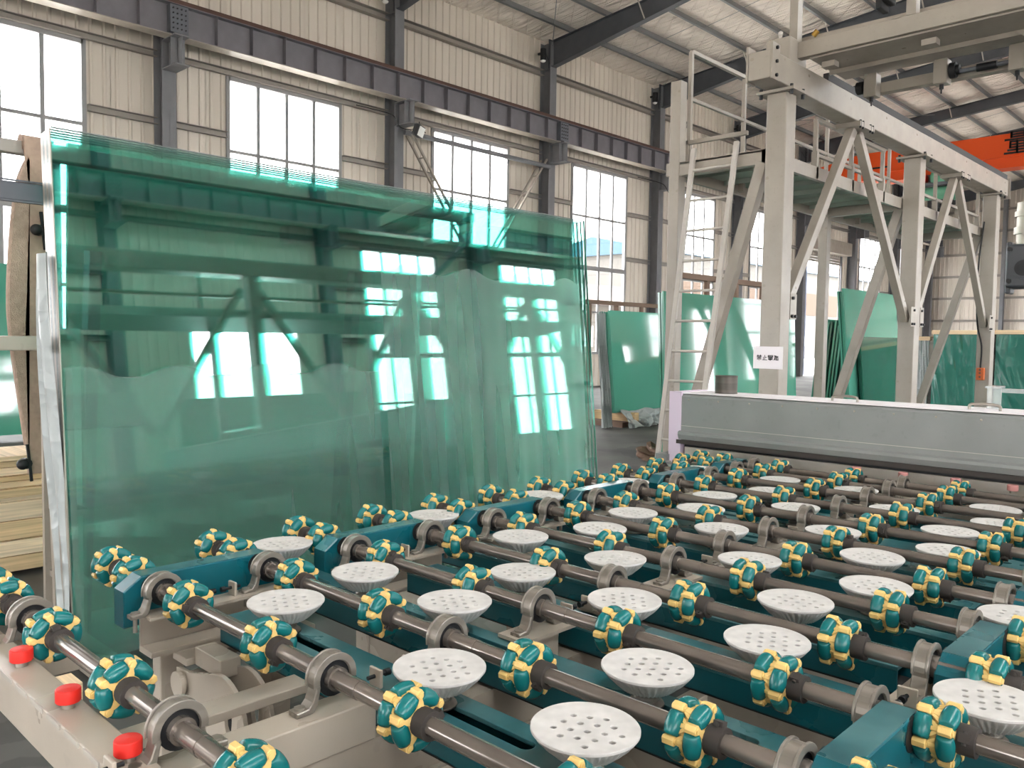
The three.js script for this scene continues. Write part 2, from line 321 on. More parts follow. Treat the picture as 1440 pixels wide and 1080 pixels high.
// columns with corbels
const COLNAMES = ['first', 'second', 'third', 'fourth', 'fifth', 'sixth', 'seventh', 'eighth', 'ninth', 'tenth', 'eleventh', 'twelfth', 'thirteenth'];
for (let k = NB0 + 1; k <= NB1 + 1; k++) for (const side of ['L', 'R']) {
  const z = colZ(k), s = side === 'L' ? 1 : -1, X0 = side === 'L' ? WALL_X + 0.05 : RIGHT_X - 0.05, X1 = X0 + s * 0.42;
  const c = structure(numbered('column'), side === 'L' ? 'grey steel wall column carrying the crane runway' : 'grey steel wall column on the opposite side', 'column');
  part(c, 'column_section', [bx(X1 - s * 0.016, X1, 0, 10.02, z - 0.15, z + 0.15), bx(X0, X0 + s * 0.016, 0, 10.85, z - 0.15, z + 0.15), bx(X0, X1, 0, 10.85, z - 0.006, z + 0.006), bx(X0, X1, 10.0, 10.016, z - 0.14, z + 0.14), bx(X1 - s * 0.016, X1, 10.02, 10.85, z - 0.15, z + 0.15)], M.column);
  if (z > FAR_Z + 0.5) part(c, 'corbel', [bx(X1, X1 + s * 0.62, 7.66, 7.69, z - 0.16, z + 0.16), bx(X1, X1 + s * 0.62, 7.08, 7.1, z - 0.16, z + 0.16), bx(X1, X1 + s * 0.62, 7.08, 7.69, z - 0.007, z + 0.007), bx(X1 + s * 0.4, X1 + s * 0.41, 7.1, 7.66, z - 0.15, z + 0.15)], M.column);
  part(c, 'knee_bracket', bar([X1, 10.1, z + 0.1], [X1 - s * 0.3, 10.6, z + 0.1], 0.04, 0.02), M.rafter);
}
// crane runway beams along both long walls
function runway(side) {
  const s = side === 'L' ? 1 : -1, x = side === 'L' ? -17.2 : RIGHT_X - 0.75;
  const t = thing('crane_runway_beam', side === 'L' ? 'long grey steel crane runway beam running on the window wall columns' : 'grey steel crane runway beam on the opposite wall', 'beam', [x, 7.69, -24]);
  part(t, 'girder', iBeamZ(x, 7.69, 8.33, FAR_Z + 0.6, NEAR_Z - 0.5, 0.3, 0.016, 0.01), M.girder);
  part(t, 'bottom_flange', bx(x - 0.16, x + 0.16, 7.675, 7.69, FAR_Z + 0.6, NEAR_Z - 0.5), M.paint);
  part(t, 'rail', [bx(x - 0.035, x + 0.035, 8.33, 8.46, FAR_Z + 0.6, NEAR_Z - 0.5), bx(x - 0.09, x + 0.09, 8.33, 8.345, FAR_Z + 0.6, NEAR_Z - 0.5)], M.rail);
  for (let z = 3.55; z > FAR_Z + 2; z -= 0.815) part(t, 'stiffener', bx(x - 0.14, x + 0.14, 7.71, 8.31, z - 0.005, z + 0.005), M.girder);
  for (let k = NB0 + 1; k <= NB1; k += 1) if ((k + 10) % 2 === 0) {
    const z = colZ(k);
    const p = part(t, 'splice_plate', bx(x + s * 0.005, x + s * 0.17, 7.74, 8.29, z - 0.19, z + 0.19), M.darkSteel);
    const b = []; for (let i = 0; i < 4; i++) for (let j = 0; j < 5; j++) b.push(bolt([x + s * 0.17, 7.82 + j * 0.1, z - 0.13 + i * 0.087], 0, 0.017, s * 0.02));
    part(p, 'bolt_heads', b, M.boltDark);
  }
}
runway('L'); runway('R');
// strut tube and lattice cross bracing in the braced bay
{
  const za = colZ(1), zb = colZ(2), X = -17.5;
  const t = thing('bracing_strut', 'grey tubular strut between two columns under the crane runway beam', 'strut', [X, 6.9, (za + zb) / 2]);
  part(t, 'tube', rod([X, 6.98, za - 0.15], [X, 6.98, zb + 0.15], 0.07, 12), M.column);
  const lattice = (p, q, label) => {
    const x = p[0];
    const b = thing('lattice_brace', label, 'brace', [X, 0.3, (za + zb) / 2]);
    const A = V(p), B = V(q), d = B.clone().sub(A);
    for (const s of [-0.12, 0.12]) part(b, 'chord', bar([x + s, A.y, A.z], [x + s, B.y, B.z], 0.05, 0.06, [1, 0, 0]), M.paint);
    for (let k = 1; k < 12; k++) { const c = A.clone().addScaledVector(d, k / 12); part(b, 'lacing', bar([x - 0.12, c.y, c.z], [x + 0.12, c.y, c.z], 0.03, 0.03), M.paint); }
  };
  lattice([X + 0.15, 6.9, za - 0.2], [X + 0.15, 0.4, zb + 0.9], 'ladder-like lattice brace slanting down from the floodlight column');
  lattice([X - 0.15, 7.2, zb + 0.25], [X - 0.15, 0.4, za - 0.9], 'ladder-like lattice brace slanting down from the next column right');
}
// floodlights on the corbels and dark sounders at the eaves
function floodlight(z, label) {
  const x = -16.75, y = 6.86, t = thing('floodlight', label, 'floodlight', [x, y - 0.2, z]);
  const R = new THREE.Matrix4().makeRotationFromEuler(new THREE.Euler(0, 0.5, -0.35)).setPosition(x, y, z);
  part(t, 'housing', [new RoundedBoxGeometry(0.12, 0.3, 0.42, 2, 0.03).applyMatrix4(R), ...[-3, -2, -1, 0, 1, 2, 3].map((k) => new THREE.BoxGeometry(0.06, 0.26, 0.012).translate(-0.08, 0, k * 0.05).applyMatrix4(R))], M.black);
  part(t, 'lens', new THREE.BoxGeometry(0.012, 0.24, 0.36).translate(0.062, 0, 0).applyMatrix4(R), M.lampFace);
  part(t, 'bracket', [rod([x, y + 0.05, z], [x, 7.1, z], 0.012, 8), bar([x - 0.02, y, z - 0.23], [x - 0.02, y + 0.1, z - 0.05], 0.03, 0.01), bar([x - 0.02, y, z + 0.23], [x - 0.02, y + 0.1, z + 0.05], 0.03, 0.01)], M.black);
  part(t, 'cord', tube([[x - 0.06, y, z + 0.2], [x - 0.2, y + 0.05, z + 0.45], [x - 0.4, y + 0.35, z + 0.5], [-17.6, 7.4, z + 0.9], [-17.8, 7.46, z + 1.2]], 0.014, 24, 6), M.black);
}
floodlight(-13.95, 'square floodlight with black housing on the column above the glass stack');
floodlight(-26.2, 'small floodlight under the crane beam corbel beside the white ladder post');
for (const [k, label] of [[1, 'small dark bulkhead light at the eaves over the floodlight column'], [2, 'small dark bulkhead light at the eaves where the lattice brace starts'], [3, 'small dark bulkhead light at the eaves left of the ladder post'], [4, 'small dark bulkhead light at the eaves seen through the platform railing']]) {
  const z = colZ(k) + 0.42, t = thing('bulkhead_light', label, 'light', [-17.6, 10.15, z]);
  part(t, 'body', [rod([-17.6, 10.2, z], [-17.6, 10.55, z], 0.09, 12), bx(-17.8, -17.6, 10.4, 10.46, z - 0.03, z + 0.03)], M.black);
  part(t, 'diffuser', new THREE.SphereGeometry(0.085, 12, 8).scale(1, 0.7, 1).translate(-17.6, 10.2, z), M.lampFace);
}
// roller shutter door in the far bay, with its box and guides
{
  const d = structure('door_1', 'half-raised grey roller shutter door in the window wall', 'door');
  const z0 = colZ(DOOR_BAY) - 0.95, z1 = colZ(DOOR_BAY + 1) + 0.95, X = WALL_X;
  for (let i = 0; i < 4; i++) part(d, 'shutter_slat', bx(X - 0.03, X + 0.03, 5.62 + i * 0.13, 5.62 + i * 0.13 + 0.115, z1, z0), M.girt);
  part(d, 'shutter_box', bx(X + 0.02, X + 0.55, 6.1, 6.75, z1 - 0.2, z0 + 0.2, 0.02), M.paint);
  part(d, 'guide', bx(X - 0.05, X + 0.08, 0, 6.1, z0, z0 + 0.12), M.column);
  part(d, 'guide', bx(X - 0.05, X + 0.08, 0, 6.1, z1 - 0.12, z1), M.column);
}
// ============================================================ OUTSIDE
{
  const g = structure('ground', 'pale paved yard outside the windows', 'ground');
  part(g, 'yard', bx(-90, 90, -0.5, -0.3, -140, 80), M.asphalt);
  const roofed = (name, label, x, z, w, l, h, wallM, roofM, band) => {
    const t = thing(name, label, 'building', [x, -0.3, z]);
    part(t, 'wall', bx(x - w / 2, x + w / 2, -0.3, h, z - l / 2, z + l / 2), wallM);
    if (band) part(t, 'cladding_band', bx(x + w / 2, x + w / 2 + 0.06, band[0], band[1], z - l / 2, z + l / 2), M.wallOrange);
    part(t, 'roof', ext([[-w / 2 - 0.5, h], [w / 2 + 0.5, h], [0, h + 1.9]], l + 1, [1, 0, 0], [0, 1, 0], [0, 0, 1], [x, 0, z - l / 2 - 0.5]), roofM);
    for (let k = 0; k < l / 6 - 1; k++) part(t, 'window', bx(x + w / 2, x + w / 2 + 0.07, 1.2, 2.4, z - l / 2 + 3 + k * 6, z - l / 2 + 5 + k * 6), M.winFrame);
  };
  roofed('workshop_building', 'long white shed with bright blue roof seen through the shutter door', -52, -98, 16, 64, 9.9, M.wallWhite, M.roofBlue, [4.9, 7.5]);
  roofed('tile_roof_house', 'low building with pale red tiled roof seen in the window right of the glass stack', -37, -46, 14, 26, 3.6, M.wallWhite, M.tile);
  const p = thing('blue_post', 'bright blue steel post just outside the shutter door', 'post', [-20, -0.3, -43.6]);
  part(p, 'post', bx(-20.1, -19.9, -0.3, 7, -43.75, -43.5), M.bluePost);
}

// ============================================================ CONVEYOR TABLE
const SH_Y = 0.92;                                   // shaft centre height
const shaftZ = (k) => (k <= 1 ? -0.625 : k === 13 ? -4.19 : k === 12 ? -4.0 : -0.94 - 0.311 * (k - 2));
const ORD = ['zeroth', 'first', 'second', 'third', 'fourth', 'fifth', 'sixth', 'seventh', 'eighth', 'ninth', 'tenth', 'eleventh', 'twelfth', 'thirteenth'];
// --- omni wheel pieces, axis along x, centred on the origin
const wheelGeo = (() => {
  const R = 0.0565, rc = 0.04, prof = [];
  for (let i = 0; i <= 10; i++) { const s = -0.0205 + 0.041 * i / 10; prof.push(new THREE.Vector2(Math.max(0.004, Math.sqrt(R * R - s * s) - rc), s)); }
  const roller = mergeGeometries([metreUV(new THREE.LatheGeometry([new THREE.Vector2(0.0001, -0.0205), ...prof, new THREE.Vector2(0.0001, 0.0205)], 14))]);
  const hub = [rod([-0.03, 0, 0], [0.03, 0, 0], 0.0275, 20), new THREE.TorusGeometry(0.036, 0.0055, 6, 30).scale(1, 1, 1).rotateY(Math.PI / 2)];
  const spots = [];
  for (const row of [0, 1]) for (let k = 0; k < 5; k++) {
    const a = (k + row * 0.5) * Math.PI * 0.4, x = row ? 0.0195 : -0.0195;
    spots.push([a, x]);
    const b = a + Math.PI * 0.2;                      // gap between two rollers: forked lug
    const lug = ext([[-0.0065, 0.024], [0.0065, 0.024], [0.0055, 0.042], [0.0075, 0.05], [0.004, 0.0555], [-0.004, 0.0555], [-0.0075, 0.05], [-0.0055, 0.042]], 0.02, [0, 0, 1], [0, 1, 0], [-1, 0, 0], [x + 0.01, 0, 0], { bevel: 0.0012 });
    hub.push(lug.rotateX(b));
    hub.push(rod([x - 0.0135, 0, 0], [x + 0.0135, 0, 0], 0.0058, 8).translate(0, 0.0475, 0).rotateX(b));
    const s = row ? -1 : 1;                           // tongue reaching between the rollers of the other row
    hub.push(bar([x + s * 0.006, 0.045, 0], [x + s * 0.028, 0.0395, 0], 0.0085, 0.01, [0, 1, 0], 0.002).rotateX(b));
    hub.push(bar([x + s * 0.012, 0.043, 0.003], [x + s * 0.03, 0.036, 0.014], 0.006, 0.008).rotateX(b), bar([x + s * 0.012, 0.043, -0.003], [x + s * 0.03, 0.036, -0.014], 0.006, 0.008).rotateX(b));
  }
  return { roller, spots, hub: mergeGeometries(hub.map(metreUV)), collar: mergeGeometries([rod([0.03, 0, 0], [0.06, 0, 0], 0.0265, 18), bx(0.036, 0.054, 0.02, 0.034, -0.008, 0.008), rod([0.045, 0.028, -0.012], [0.045, 0.028, 0.012], 0.004, 6)].map(metreUV)) };
})();
function makeWheel(parent, x, phase) {
  const w = meshOf(parent, 'omni_wheel', wheelGeo.hub, M.yellow); w.position.x = x; w.rotation.x = phase;
  for (const [a, rx] of wheelGeo.spots) { const r = meshOf(w, 'roller', wheelGeo.roller, M.roller); r.position.set(rx, 0.04 * Math.cos(a), 0.04 * Math.sin(a)); r.rotation.x = a + Math.PI / 2; }
  meshOf(w, 'collar', wheelGeo.collar, M.collar);
  return w;
}
const WHEELS = [-2.5, -2.35, -2.02, -1.63, -1.14, -0.745, -0.44, -0.1, 0.3];
for (let k = 1; k <= 13; k++) {
  const z = shaftZ(k), t = thing('roller_shaft', `steel shaft with teal and yellow omni wheels, ${ORD[k]} from the rail with red knobs`, 'roller shaft', [-1.2, SH_Y, z], 'omni wheel shafts of the conveyor table');
  part(t, 'shaft', [rod([-1.36, 0, 0], [k < 3 ? 1.0 : 1.9, 0, 0], 0.0178, 20), rod([-0.26, 0, 0], [-0.09, 0, 0], 0.0192, 20), rod([-1.03, 0, 0], [-0.9, 0, 0], 0.0192, 20)], M.shaft, { local: true });
  for (const x of WHEELS) makeWheel(t, x + 1.2, rr(0, 6.28));
}
// --- pillow block of pressed steel round a ball bearing, shaft along x at the origin
const bearingGeo = (() => {
  const arc = (r, a0, a1, n) => [...Array(n + 1)].map((_, i) => { const a = a0 + (a1 - a0) * i / n; return [r * Math.cos(a), r * Math.sin(a)]; });
  const outer = [[-0.085, -0.055], [-0.085, -0.049], [-0.06, -0.047], [-0.05, -0.036], ...arc(0.0445, Math.PI * 1.1, -Math.PI * 0.1, 16), [0.05, -0.036], [0.06, -0.047], [0.085, -0.049], [0.085, -0.055]];
  const inner = [[0.052, -0.055], [0.043, -0.045], ...arc(0.037, -Math.PI * 0.1, Math.PI * 1.1, 16), [-0.043, -0.045], [-0.052, -0.055]];
  const housing = ext([...outer, ...inner], 0.028, [0, 0, 1], [0, 1, 0], [-1, 0, 0], [0.014, 0, 0], { bevel: 0.002 });
  const flange = (s) => ext([...arc(0.0495, Math.PI * 1.05, -Math.PI * 0.05, 16), ...arc(0.037, -Math.PI * 0.05, Math.PI * 1.05, 16)], 0.004, [0, 0, 1], [0, 1, 0], [-1, 0, 0], [s, 0, 0], { bevel: 0.001 });
  return {
    housing: mergeGeometries([housing, flange(0.016), flange(-0.012)].map(metreUV)),
    ring: mergeGeometries([rod([-0.012, 0, 0], [0.012, 0, 0], 0.037, 24)].map(metreUV)),
    race: mergeGeometries([rod([-0.02, 0, 0], [0.026, 0, 0], 0.0245, 22)].map(metreUV)),
    bolts: [-0.072, 0.072].map((z) => mergeGeometries([rod([0, -0.05, z], [0, -0.042, z], 0.012, 6), rod([0, -0.056, z], [0, -0.05, z], 0.016, 14), rod([0, -0.095, z], [0, -0.056, z], 0.006, 8)].map(metreUV))),
  };
})();
function bearing(parent, x, z) {
  const b = meshOf(parent, 'pillow_block', bearingGeo.housing, M.cast); b.position.set(x - parent.position.x, SH_Y - parent.position.y, z - parent.position.z);
  meshOf(b, 'bearing_seal', bearingGeo.ring, M.boltDark); meshOf(b, 'bearing_race', bearingGeo.race, M.shaft); for (const g of bearingGeo.bolts) meshOf(b, 'mounting_bolt', g, M.zinc);
}
// --- frame
{
  const t = thing('conveyor_frame', 'beige painted steel frame under the roller shafts with legs and bearing brackets', 'conveyor', [-1.2, 0, -2.4]);
  const P = (n, g, m = M.frame, o) => part(t, n, g, m, o);
  // front rail with red knobs: box section with a slotted outer lip
  const rail = P('front_rail', [bx(-2.32, 1.2, 0.78, 0.878, -0.585, -0.515, 0.004)]);
  for (let x = -2.27; x < 0.4; x += 0.095) part(rail, 'slot_lip', bx(x, x + 0.07, 0.869, 0.8785, -0.515, -0.5125), M.paintWhite);
  P('far_rail', bx(-2.68, 1.8, 0.8, 0.9, -4.36, -4.31));
  // long members along z on which the brackets stand
  for (const x of [-2.17, -1.39, -0.55, 0.6]) {
    const left = x === -2.17, zs = left ? -0.93 : -0.5;
    if (!left) P('side_channel', [bx(x - 0.04, x + 0.034, 0.77, 0.778, -4.3, zs), bx(x + 0.034, x + 0.04, 0.663, 0.778, -4.3, zs), bx(x - 0.04, x + 0.05, 0.655, 0.662, -4.3, zs)], M.frame);
    P('lower_beam', bx(x - 0.03, x + 0.03, 0.4, 0.46, -4.3, zs, 0.004));
    for (const z of left ? [-1.62, -2.87, -4.12] : [-0.58, -1.62, -2.87, -4.12]) { P('leg', bx(x - 0.035, x + 0.035, 0.02, left ? 0.77 : 0.66, z - 0.035, z + 0.035, 0.005)); P('foot_plate', bx(x - 0.08, x + 0.08, 0, 0.02, z - 0.08, z + 0.08)); }
  }
  for (const z of [-0.58, -1.62, -2.87, -4.12]) P('cross_beam', bx(z === -0.58 ? -1.39 : -2.17, 1.1, 0.585, 0.65, z - 0.03, z + 0.03, 0.004));
  // continuous bearing beam of the first two shafts
  P('bearing_beam', [bx(-1.425, -1.345, 0.779, 0.862, -1.02, -0.5, 0.004)]);
  P('bearing_beam', [bx(-2.21, -2.13, 0.78, 0.862, -0.72, -0.52, 0.004)]);
  // pair brackets at the belt covers: channel with a lower lip, on two posts
  for (let k = 2; k <= 12; k += 2) {
    const z0 = shaftZ(k) + 0.05, z1 = shaftZ(Math.min(k + 1, 13)) - 0.07;
    P('pair_bracket', [bx(-2.2, -2.19, 0.765, 0.865, z1, z0), bx(-2.2, -2.13, 0.858, 0.866, z1, z0), bx(-2.2, -2.125, 0.762, 0.772, z1, z0), bx(-2.2, -2.12, 0.772, 0.778, z1 , z0)]);
  }
  P('post', bx(-2.215, -2.165, 0.02, 0.762, -0.995, -0.93, 0.004)); P('post', bx(-1.91, -1.85, 0.3, 0.76, -1.13, -1.075, 0.004));
  P('foot_plate', bx(-2.27, -2.11, 0, 0.02, -1.04, -0.88));
  P('tie_beam', [bx(-1.68, -1.61, 0.79, 0.812, -1.035, -0.6, 0.003), bx(-1.68, -1.61, 0.66, 0.7, -1.2, -0.6, 0.003)]);
  for (let k = 1; k <= 13; k++) {
    const z = shaftZ(k);
    for (const x of [-2.17, -1.39, -0.56]) {
      if (x === -0.56 && k < 3) continue;
      bearing(t, x, z);
      if (x !== -2.17 && !(k <= 2 && x === -1.39)) P('riser_bracket', [bx(x - 0.045, x + 0.045, 0.856, 0.865, z - 0.1, z + 0.1), bx(x - 0.03, x + 0.03, 0.779, 0.856, z - 0.045, z + 0.045)]);
      const s = k % 2 ? -1 : 1;                       // stop lug with its jack screw beside each bearing
      const lug = P('stop_lug', bx(x - 0.02, x + 0.02, 0.865, 0.905, z - s * 0.112 - 0.004, z - s * 0.112 + 0.004, 0.003));
      part(lug, 'jack_screw', [rod([x, 0.888, z - s * 0.09], [x, 0.888, z - s * 0.135], 0.0045, 8), rod([x, 0.888, z - s * 0.135], [x, 0.888, z - s * 0.147], 0.008, 8)], M.boltDark);
    }
  }
  // pivoting lift arm with two slotted cheek plates beside the first post
  const arc = []; for (let i = 0; i <= 10; i++) { const a = Math.PI * 0.55 - i / 10 * Math.PI * 0.6; arc.push([0.2 + 0.115 * Math.cos(a), -0.04 + 0.115 * Math.sin(a)]); }
  for (const z of [-0.96, -1.03]) {
    const hole = new THREE.Path(); hole.absellipse(0.235, -0.015, 0.02, 0.046, 0, Math.PI * 2);
    P('lift_arm', ext([[-0.04, -0.03], [-0.04, 0.03], [0.03, 0.034], ...arc, [0.3, -0.2], [0.18, -0.2], [0.12, -0.13], [-0.02, -0.05]].reverse(), 0.01, [1, 0, 0], [0, 1, 0], [0, 0, 1], [-2.07, 0.698, z], { holes: [hole], bevel: 0.001 }));
  }
  P('pivot', [rod([-2.07, 0.698, -0.94], [-2.07, 0.698, -1.04], 0.026, 20), rod([-2.07, 0.698, -0.93], [-2.07, 0.698, -0.94], 0.034, 20)]);
  P('pivot_block', [bx(-2.14, -2.06, 0.742, 0.762, -1.34, -0.952, 0.003), bx(-2.06, -1.92, 0.742, 0.79, -1.03, -0.975, 0.003)]);
  P('air_valve', [rod([-1.85, 0.6, -0.98], [-1.85, 0.67, -0.98], 0.022, 12), rod([-1.85, 0.62, -0.98], [-1.8, 0.6, -0.98], 0.014, 10)], M.black);
  // hanging boxes and hoses below the deck
  for (const [x, z] of [[-1.62, -1.3], [-0.95, -1.3], [-1.62, -1.95], [-0.9, -2.0], [-1.0, -0.8], [-1.6, -2.6], [-0.9, -2.6], [-1.7, -3.2], [-1.0, -3.3]]) P('side_plate', bx(x - 0.25, x + 0.25, 0.5, 0.76, z - 0.006, z + 0.006));
  for (const [x, z] of [[-1.5, -1.2], [-1.1, -1.75], [-0.8, -1.2]]) P('air_hose', tube([[x, 0.75, z], [x - 0.06, 0.72, z + 0.05], [x - 0.14, 0.62, z + 0.04], [x - 0.18, 0.45, z - 0.03]], 0.012, 20, 8), M.black);
}
// --- teal covers over the belt drives
function beltCover(x, za, zb, label, tall = 0.125) {
  const t = thing('belt_cover', label, 'machine cover', [x, 0.82, (za + zb) / 2], 'teal belt covers of the roller shafts');
  const L = za - zb, y1 = 0.948, y0 = y1 - tall, c = 0.045;
  part(t, 'cover', ext([[0, y0], [L, y0], [L, y1 - 0.032], [L - c, y1], [c, y1], [0, y1 - 0.032]], 0.058, [0, 0, 1], [0, 1, 0], [-1, 0, 0], [x + 0.029, 0, zb], { bevel: 0.003 }), M.tealSide);
  part(t, 'top_plate', bx(x - 0.03, x + 0.03, y1 + 0.002, y1 + 0.0045, zb + c, za - c), M.teal);
  for (const z of [za - 0.075, zb + 0.075]) part(t, 'shaft_opening', rod([x - 0.0335, SH_Y, z], [x + 0.0335, SH_Y, z], 0.032, 24), M.black);
}
for (let k = 2, i = 1; k <= 12; k += 2, i++) beltCover(-2.262, shaftZ(k) + 0.075, shaftZ(Math.min(k + 1, 13)) - 0.075, `teal belt cover beside the glass stack, ${ORD[i]} from the red knob rail`);
for (let k = 3, i = 1; k <= 11; k += 2, i++) beltCover(-0.505, shaftZ(k) + 0.03, shaftZ(k + 1) - 0.03, `teal belt cover at the right of the table, ${ORD[i]} from the red knob rail`, 0.14);
// --- slotted deck beams and suction discs
const ROWS = [
  [-1.11, -2.06, 0.9, [-1.84, -1.255, -0.875, -0.42]], [-1.42, -2.46, -0.66, [-2.375, -1.93, -1.55, -0.96]], [-1.745, -2.06, 0.9, [-1.615, -1.255, -0.86, -0.41]], [-2.06, -2.46, -0.66, [-2.37, -1.92, -1.52, -0.94]],
  [-2.345, -2.06, 0.9, [-1.8, -1.22, -0.84, -0.49]], [-2.665, -2.46, -0.66, [-2.365, -1.885, -1.5, -0.97]], [-2.94, -2.06, 0.9, [-1.75, -1.21, -0.83, -0.45]], [-3.24, -2.46, -0.66, [-2.32, -1.86, -1.49, -0.91]],
  [-3.52, -2.06, 0.9, [-1.74, -1.2, -0.82, -0.45]], [-3.84, -2.46, -0.66, [-2.3, -1.85, -1.48, -0.91]]];
const discProto = (() => {
  const holesAt = []; for (let i = -2; i <= 2; i++) for (let j = -2; j <= 2; j++) { const x = i * 0.031 + (j & 1 ? 0.0155 : 0) + 0.018, y = j * 0.025 - 0.004; if (Math.hypot(x - 0.015, y) < 0.062) holesAt.push([x, y]); }
  const s = new THREE.Shape(); s.absarc(0, 0, 0.094, 0, Math.PI * 2);
  for (const [x, y] of holesAt) { const h = new THREE.Path(); h.absarc(x, y, 0.0068, 0, Math.PI * 2, true); s.holes.push(h); }
  const top = new THREE.ExtrudeGeometry(s, { depth: 0.004, bevelEnabled: true, bevelSize: 0.0012, bevelThickness: 0.0012, bevelSegments: 1, curveSegments: 48 }); top.rotateX(-Math.PI / 2); top.translate(0, -0.0052, 0);
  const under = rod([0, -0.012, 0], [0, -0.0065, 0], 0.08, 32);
  // gathered skirt of the cloth cover, with slanting pleats
  const n = 160, rows = 7, pos = [], idx = [];
  for (let j = 0; j <= rows; j++) for (let i = 0; i <= n; i++) {
    const t = j / rows, a = i / n * Math.PI * 2, pl = Math.sin(a * 42 + t * 3.2 + 1.1 * Math.sin(a * 5)), r = 0.0952 - 0.044 * t ** 1.15 + 0.0042 * pl * Math.min(1, t * 3) * (1 - 0.3 * t);
    pos.push(r * Math.cos(a), -0.003 - 0.043 * t, r * Math.sin(a));
  }
  for (let j = 0; j < rows; j++) for (let i = 0; i < n; i++) { const a = j * (n + 1) + i, b = a + n + 1; idx.push(a, a + 1, b, a + 1, b + 1, b); }
  const skirt = new THREE.BufferGeometry(); skirt.setAttribute('position', new THREE.Float32BufferAttribute(pos, 3)); skirt.setIndex(idx); skirt.computeVertexNormals();
  const stem = new THREE.LatheGeometry([[0.05, -0.046], [0.03, -0.05], [0.022, -0.054], [0.022, -0.06], [0.027, -0.061], [0.027, -0.068], [0.023, -0.069], [0.024, -0.073], [0.036, -0.075], [0.038, -0.08], [0.0, -0.08]].map(([r, y]) => new THREE.Vector2(Math.max(r, 0.0001), y)).reverse(), 28);
  return { top: metreUV(top), under: metreUV(under), skirt: metreUV(skirt), stem: metreUV(stem) };
})();
let discSource = null;
ROWS.forEach(([z, x0, x1, xs], r) => {
  const w = 0.064, yT = 0.852;
  const b = thing('slotted_beam', `teal slotted deck beam, ${ORD[r + 1]} from the red knob rail`, 'deck beam', [(x0 + x1) / 2, 0.785, z], 'teal slotted deck beams');
  const holes = xs.map((x) => [x - 0.05, Math.min(x + 0.26, x1 - 0.05)]).map(([a, c], i, A) => { const e = i + 1 < A.length ? Math.min(c, A[i + 1][0] - 0.05) : c, h = new THREE.Path(); h.absarc(e - 0.018, 0, 0.018, -Math.PI / 2, Math.PI / 2); h.absarc(a + 0.018, 0, 0.018, Math.PI / 2, Math.PI * 1.5); h.closePath(); return h; });
  part(b, 'deck_plate', ext([[x0, -w], [x1, -w], [x1, w], [x0, w]], 0.008, [1, 0, 0], [0, 0, -1], [0, 1, 0], [0, yT - 0.009, z], { holes, bevel: 0.001 }), M.teal);
  part(b, 'side_wall', bx(x0, x1, 0.787, yT - 0.009, z - w, z - w + 0.006), M.tealSide);
  part(b, 'side_wall', bx(x0, x1, 0.787, yT - 0.009, z + w - 0.006, z + w), M.tealSide);
  part(b, 'bottom_plate', bx(x0, x1, 0.784, 0.789, z - w, z + w), M.rubber);
  xs.forEach((x, i) => {
    const label = `round white perforated suction disc, ${ORD[i + 1]} from the left on the ${ORD[r + 1]} teal slotted beam`;
    const p = [x, 0.932 + rr(-0.002, 0.002), z], tilt = rr(-0.02, 0.02);
    let d;
    if (!discSource) {
      d = discSource = thing('suction_disc', label, 'suction disc', p, 'suction discs on the conveyor table');
      meshOf(d, 'cover', discProto.top, M.cloth); meshOf(d, 'inner_plate', discProto.under, M.hole); meshOf(d, 'pleated_skirt', discProto.skirt, M.cloth); meshOf(d, 'stem', discProto.stem, M.cast);
    } else d = copyOf(discSource, p, label);
    d.rotation.set(0, -0.6 + rr(-0.5, 0.5), tilt);
  });
});
// --- red stop knobs on the front rail, dusty pink ones on the far rail
const knobGeo = { cap: metreUV(new THREE.LatheGeometry([[0.0001, 0.012], [0.0215, 0.012], [0.023, 0.014], [0.023, 0.036], [0.021, 0.0385], [0.0001, 0.0385]].map((p) => new THREE.Vector2(...p)), 28)), foot: metreUV(rod([0, 0, 0], [0, 0.013, 0], 0.012, 14)) };
const knobs = (x, y, z, mat, label, group) => { const t = thing('stop_knob', label, 'knob', [x, y, z], group); meshOf(t, 'cap', knobGeo.cap, mat); meshOf(t, 'foot', knobGeo.foot, M.zinc); };
[-2.25, -1.985, -1.7, -1.415, -1.13].forEach((x, i) => knobs(x, 0.878, -0.552, M.red, `bright red round knob on the front rail, ${ORD[i + 1]} from the left`, 'red knobs on the front rail'));
[-1.67, -1.44, -1.2, -0.96, -0.7].forEach((x, i) => knobs(x, 0.925, -4.33, M.pink, `faded pink knob on the far rail below the grey hood, ${ORD[i + 1]} from the left`, 'pink knobs on the far rail'));

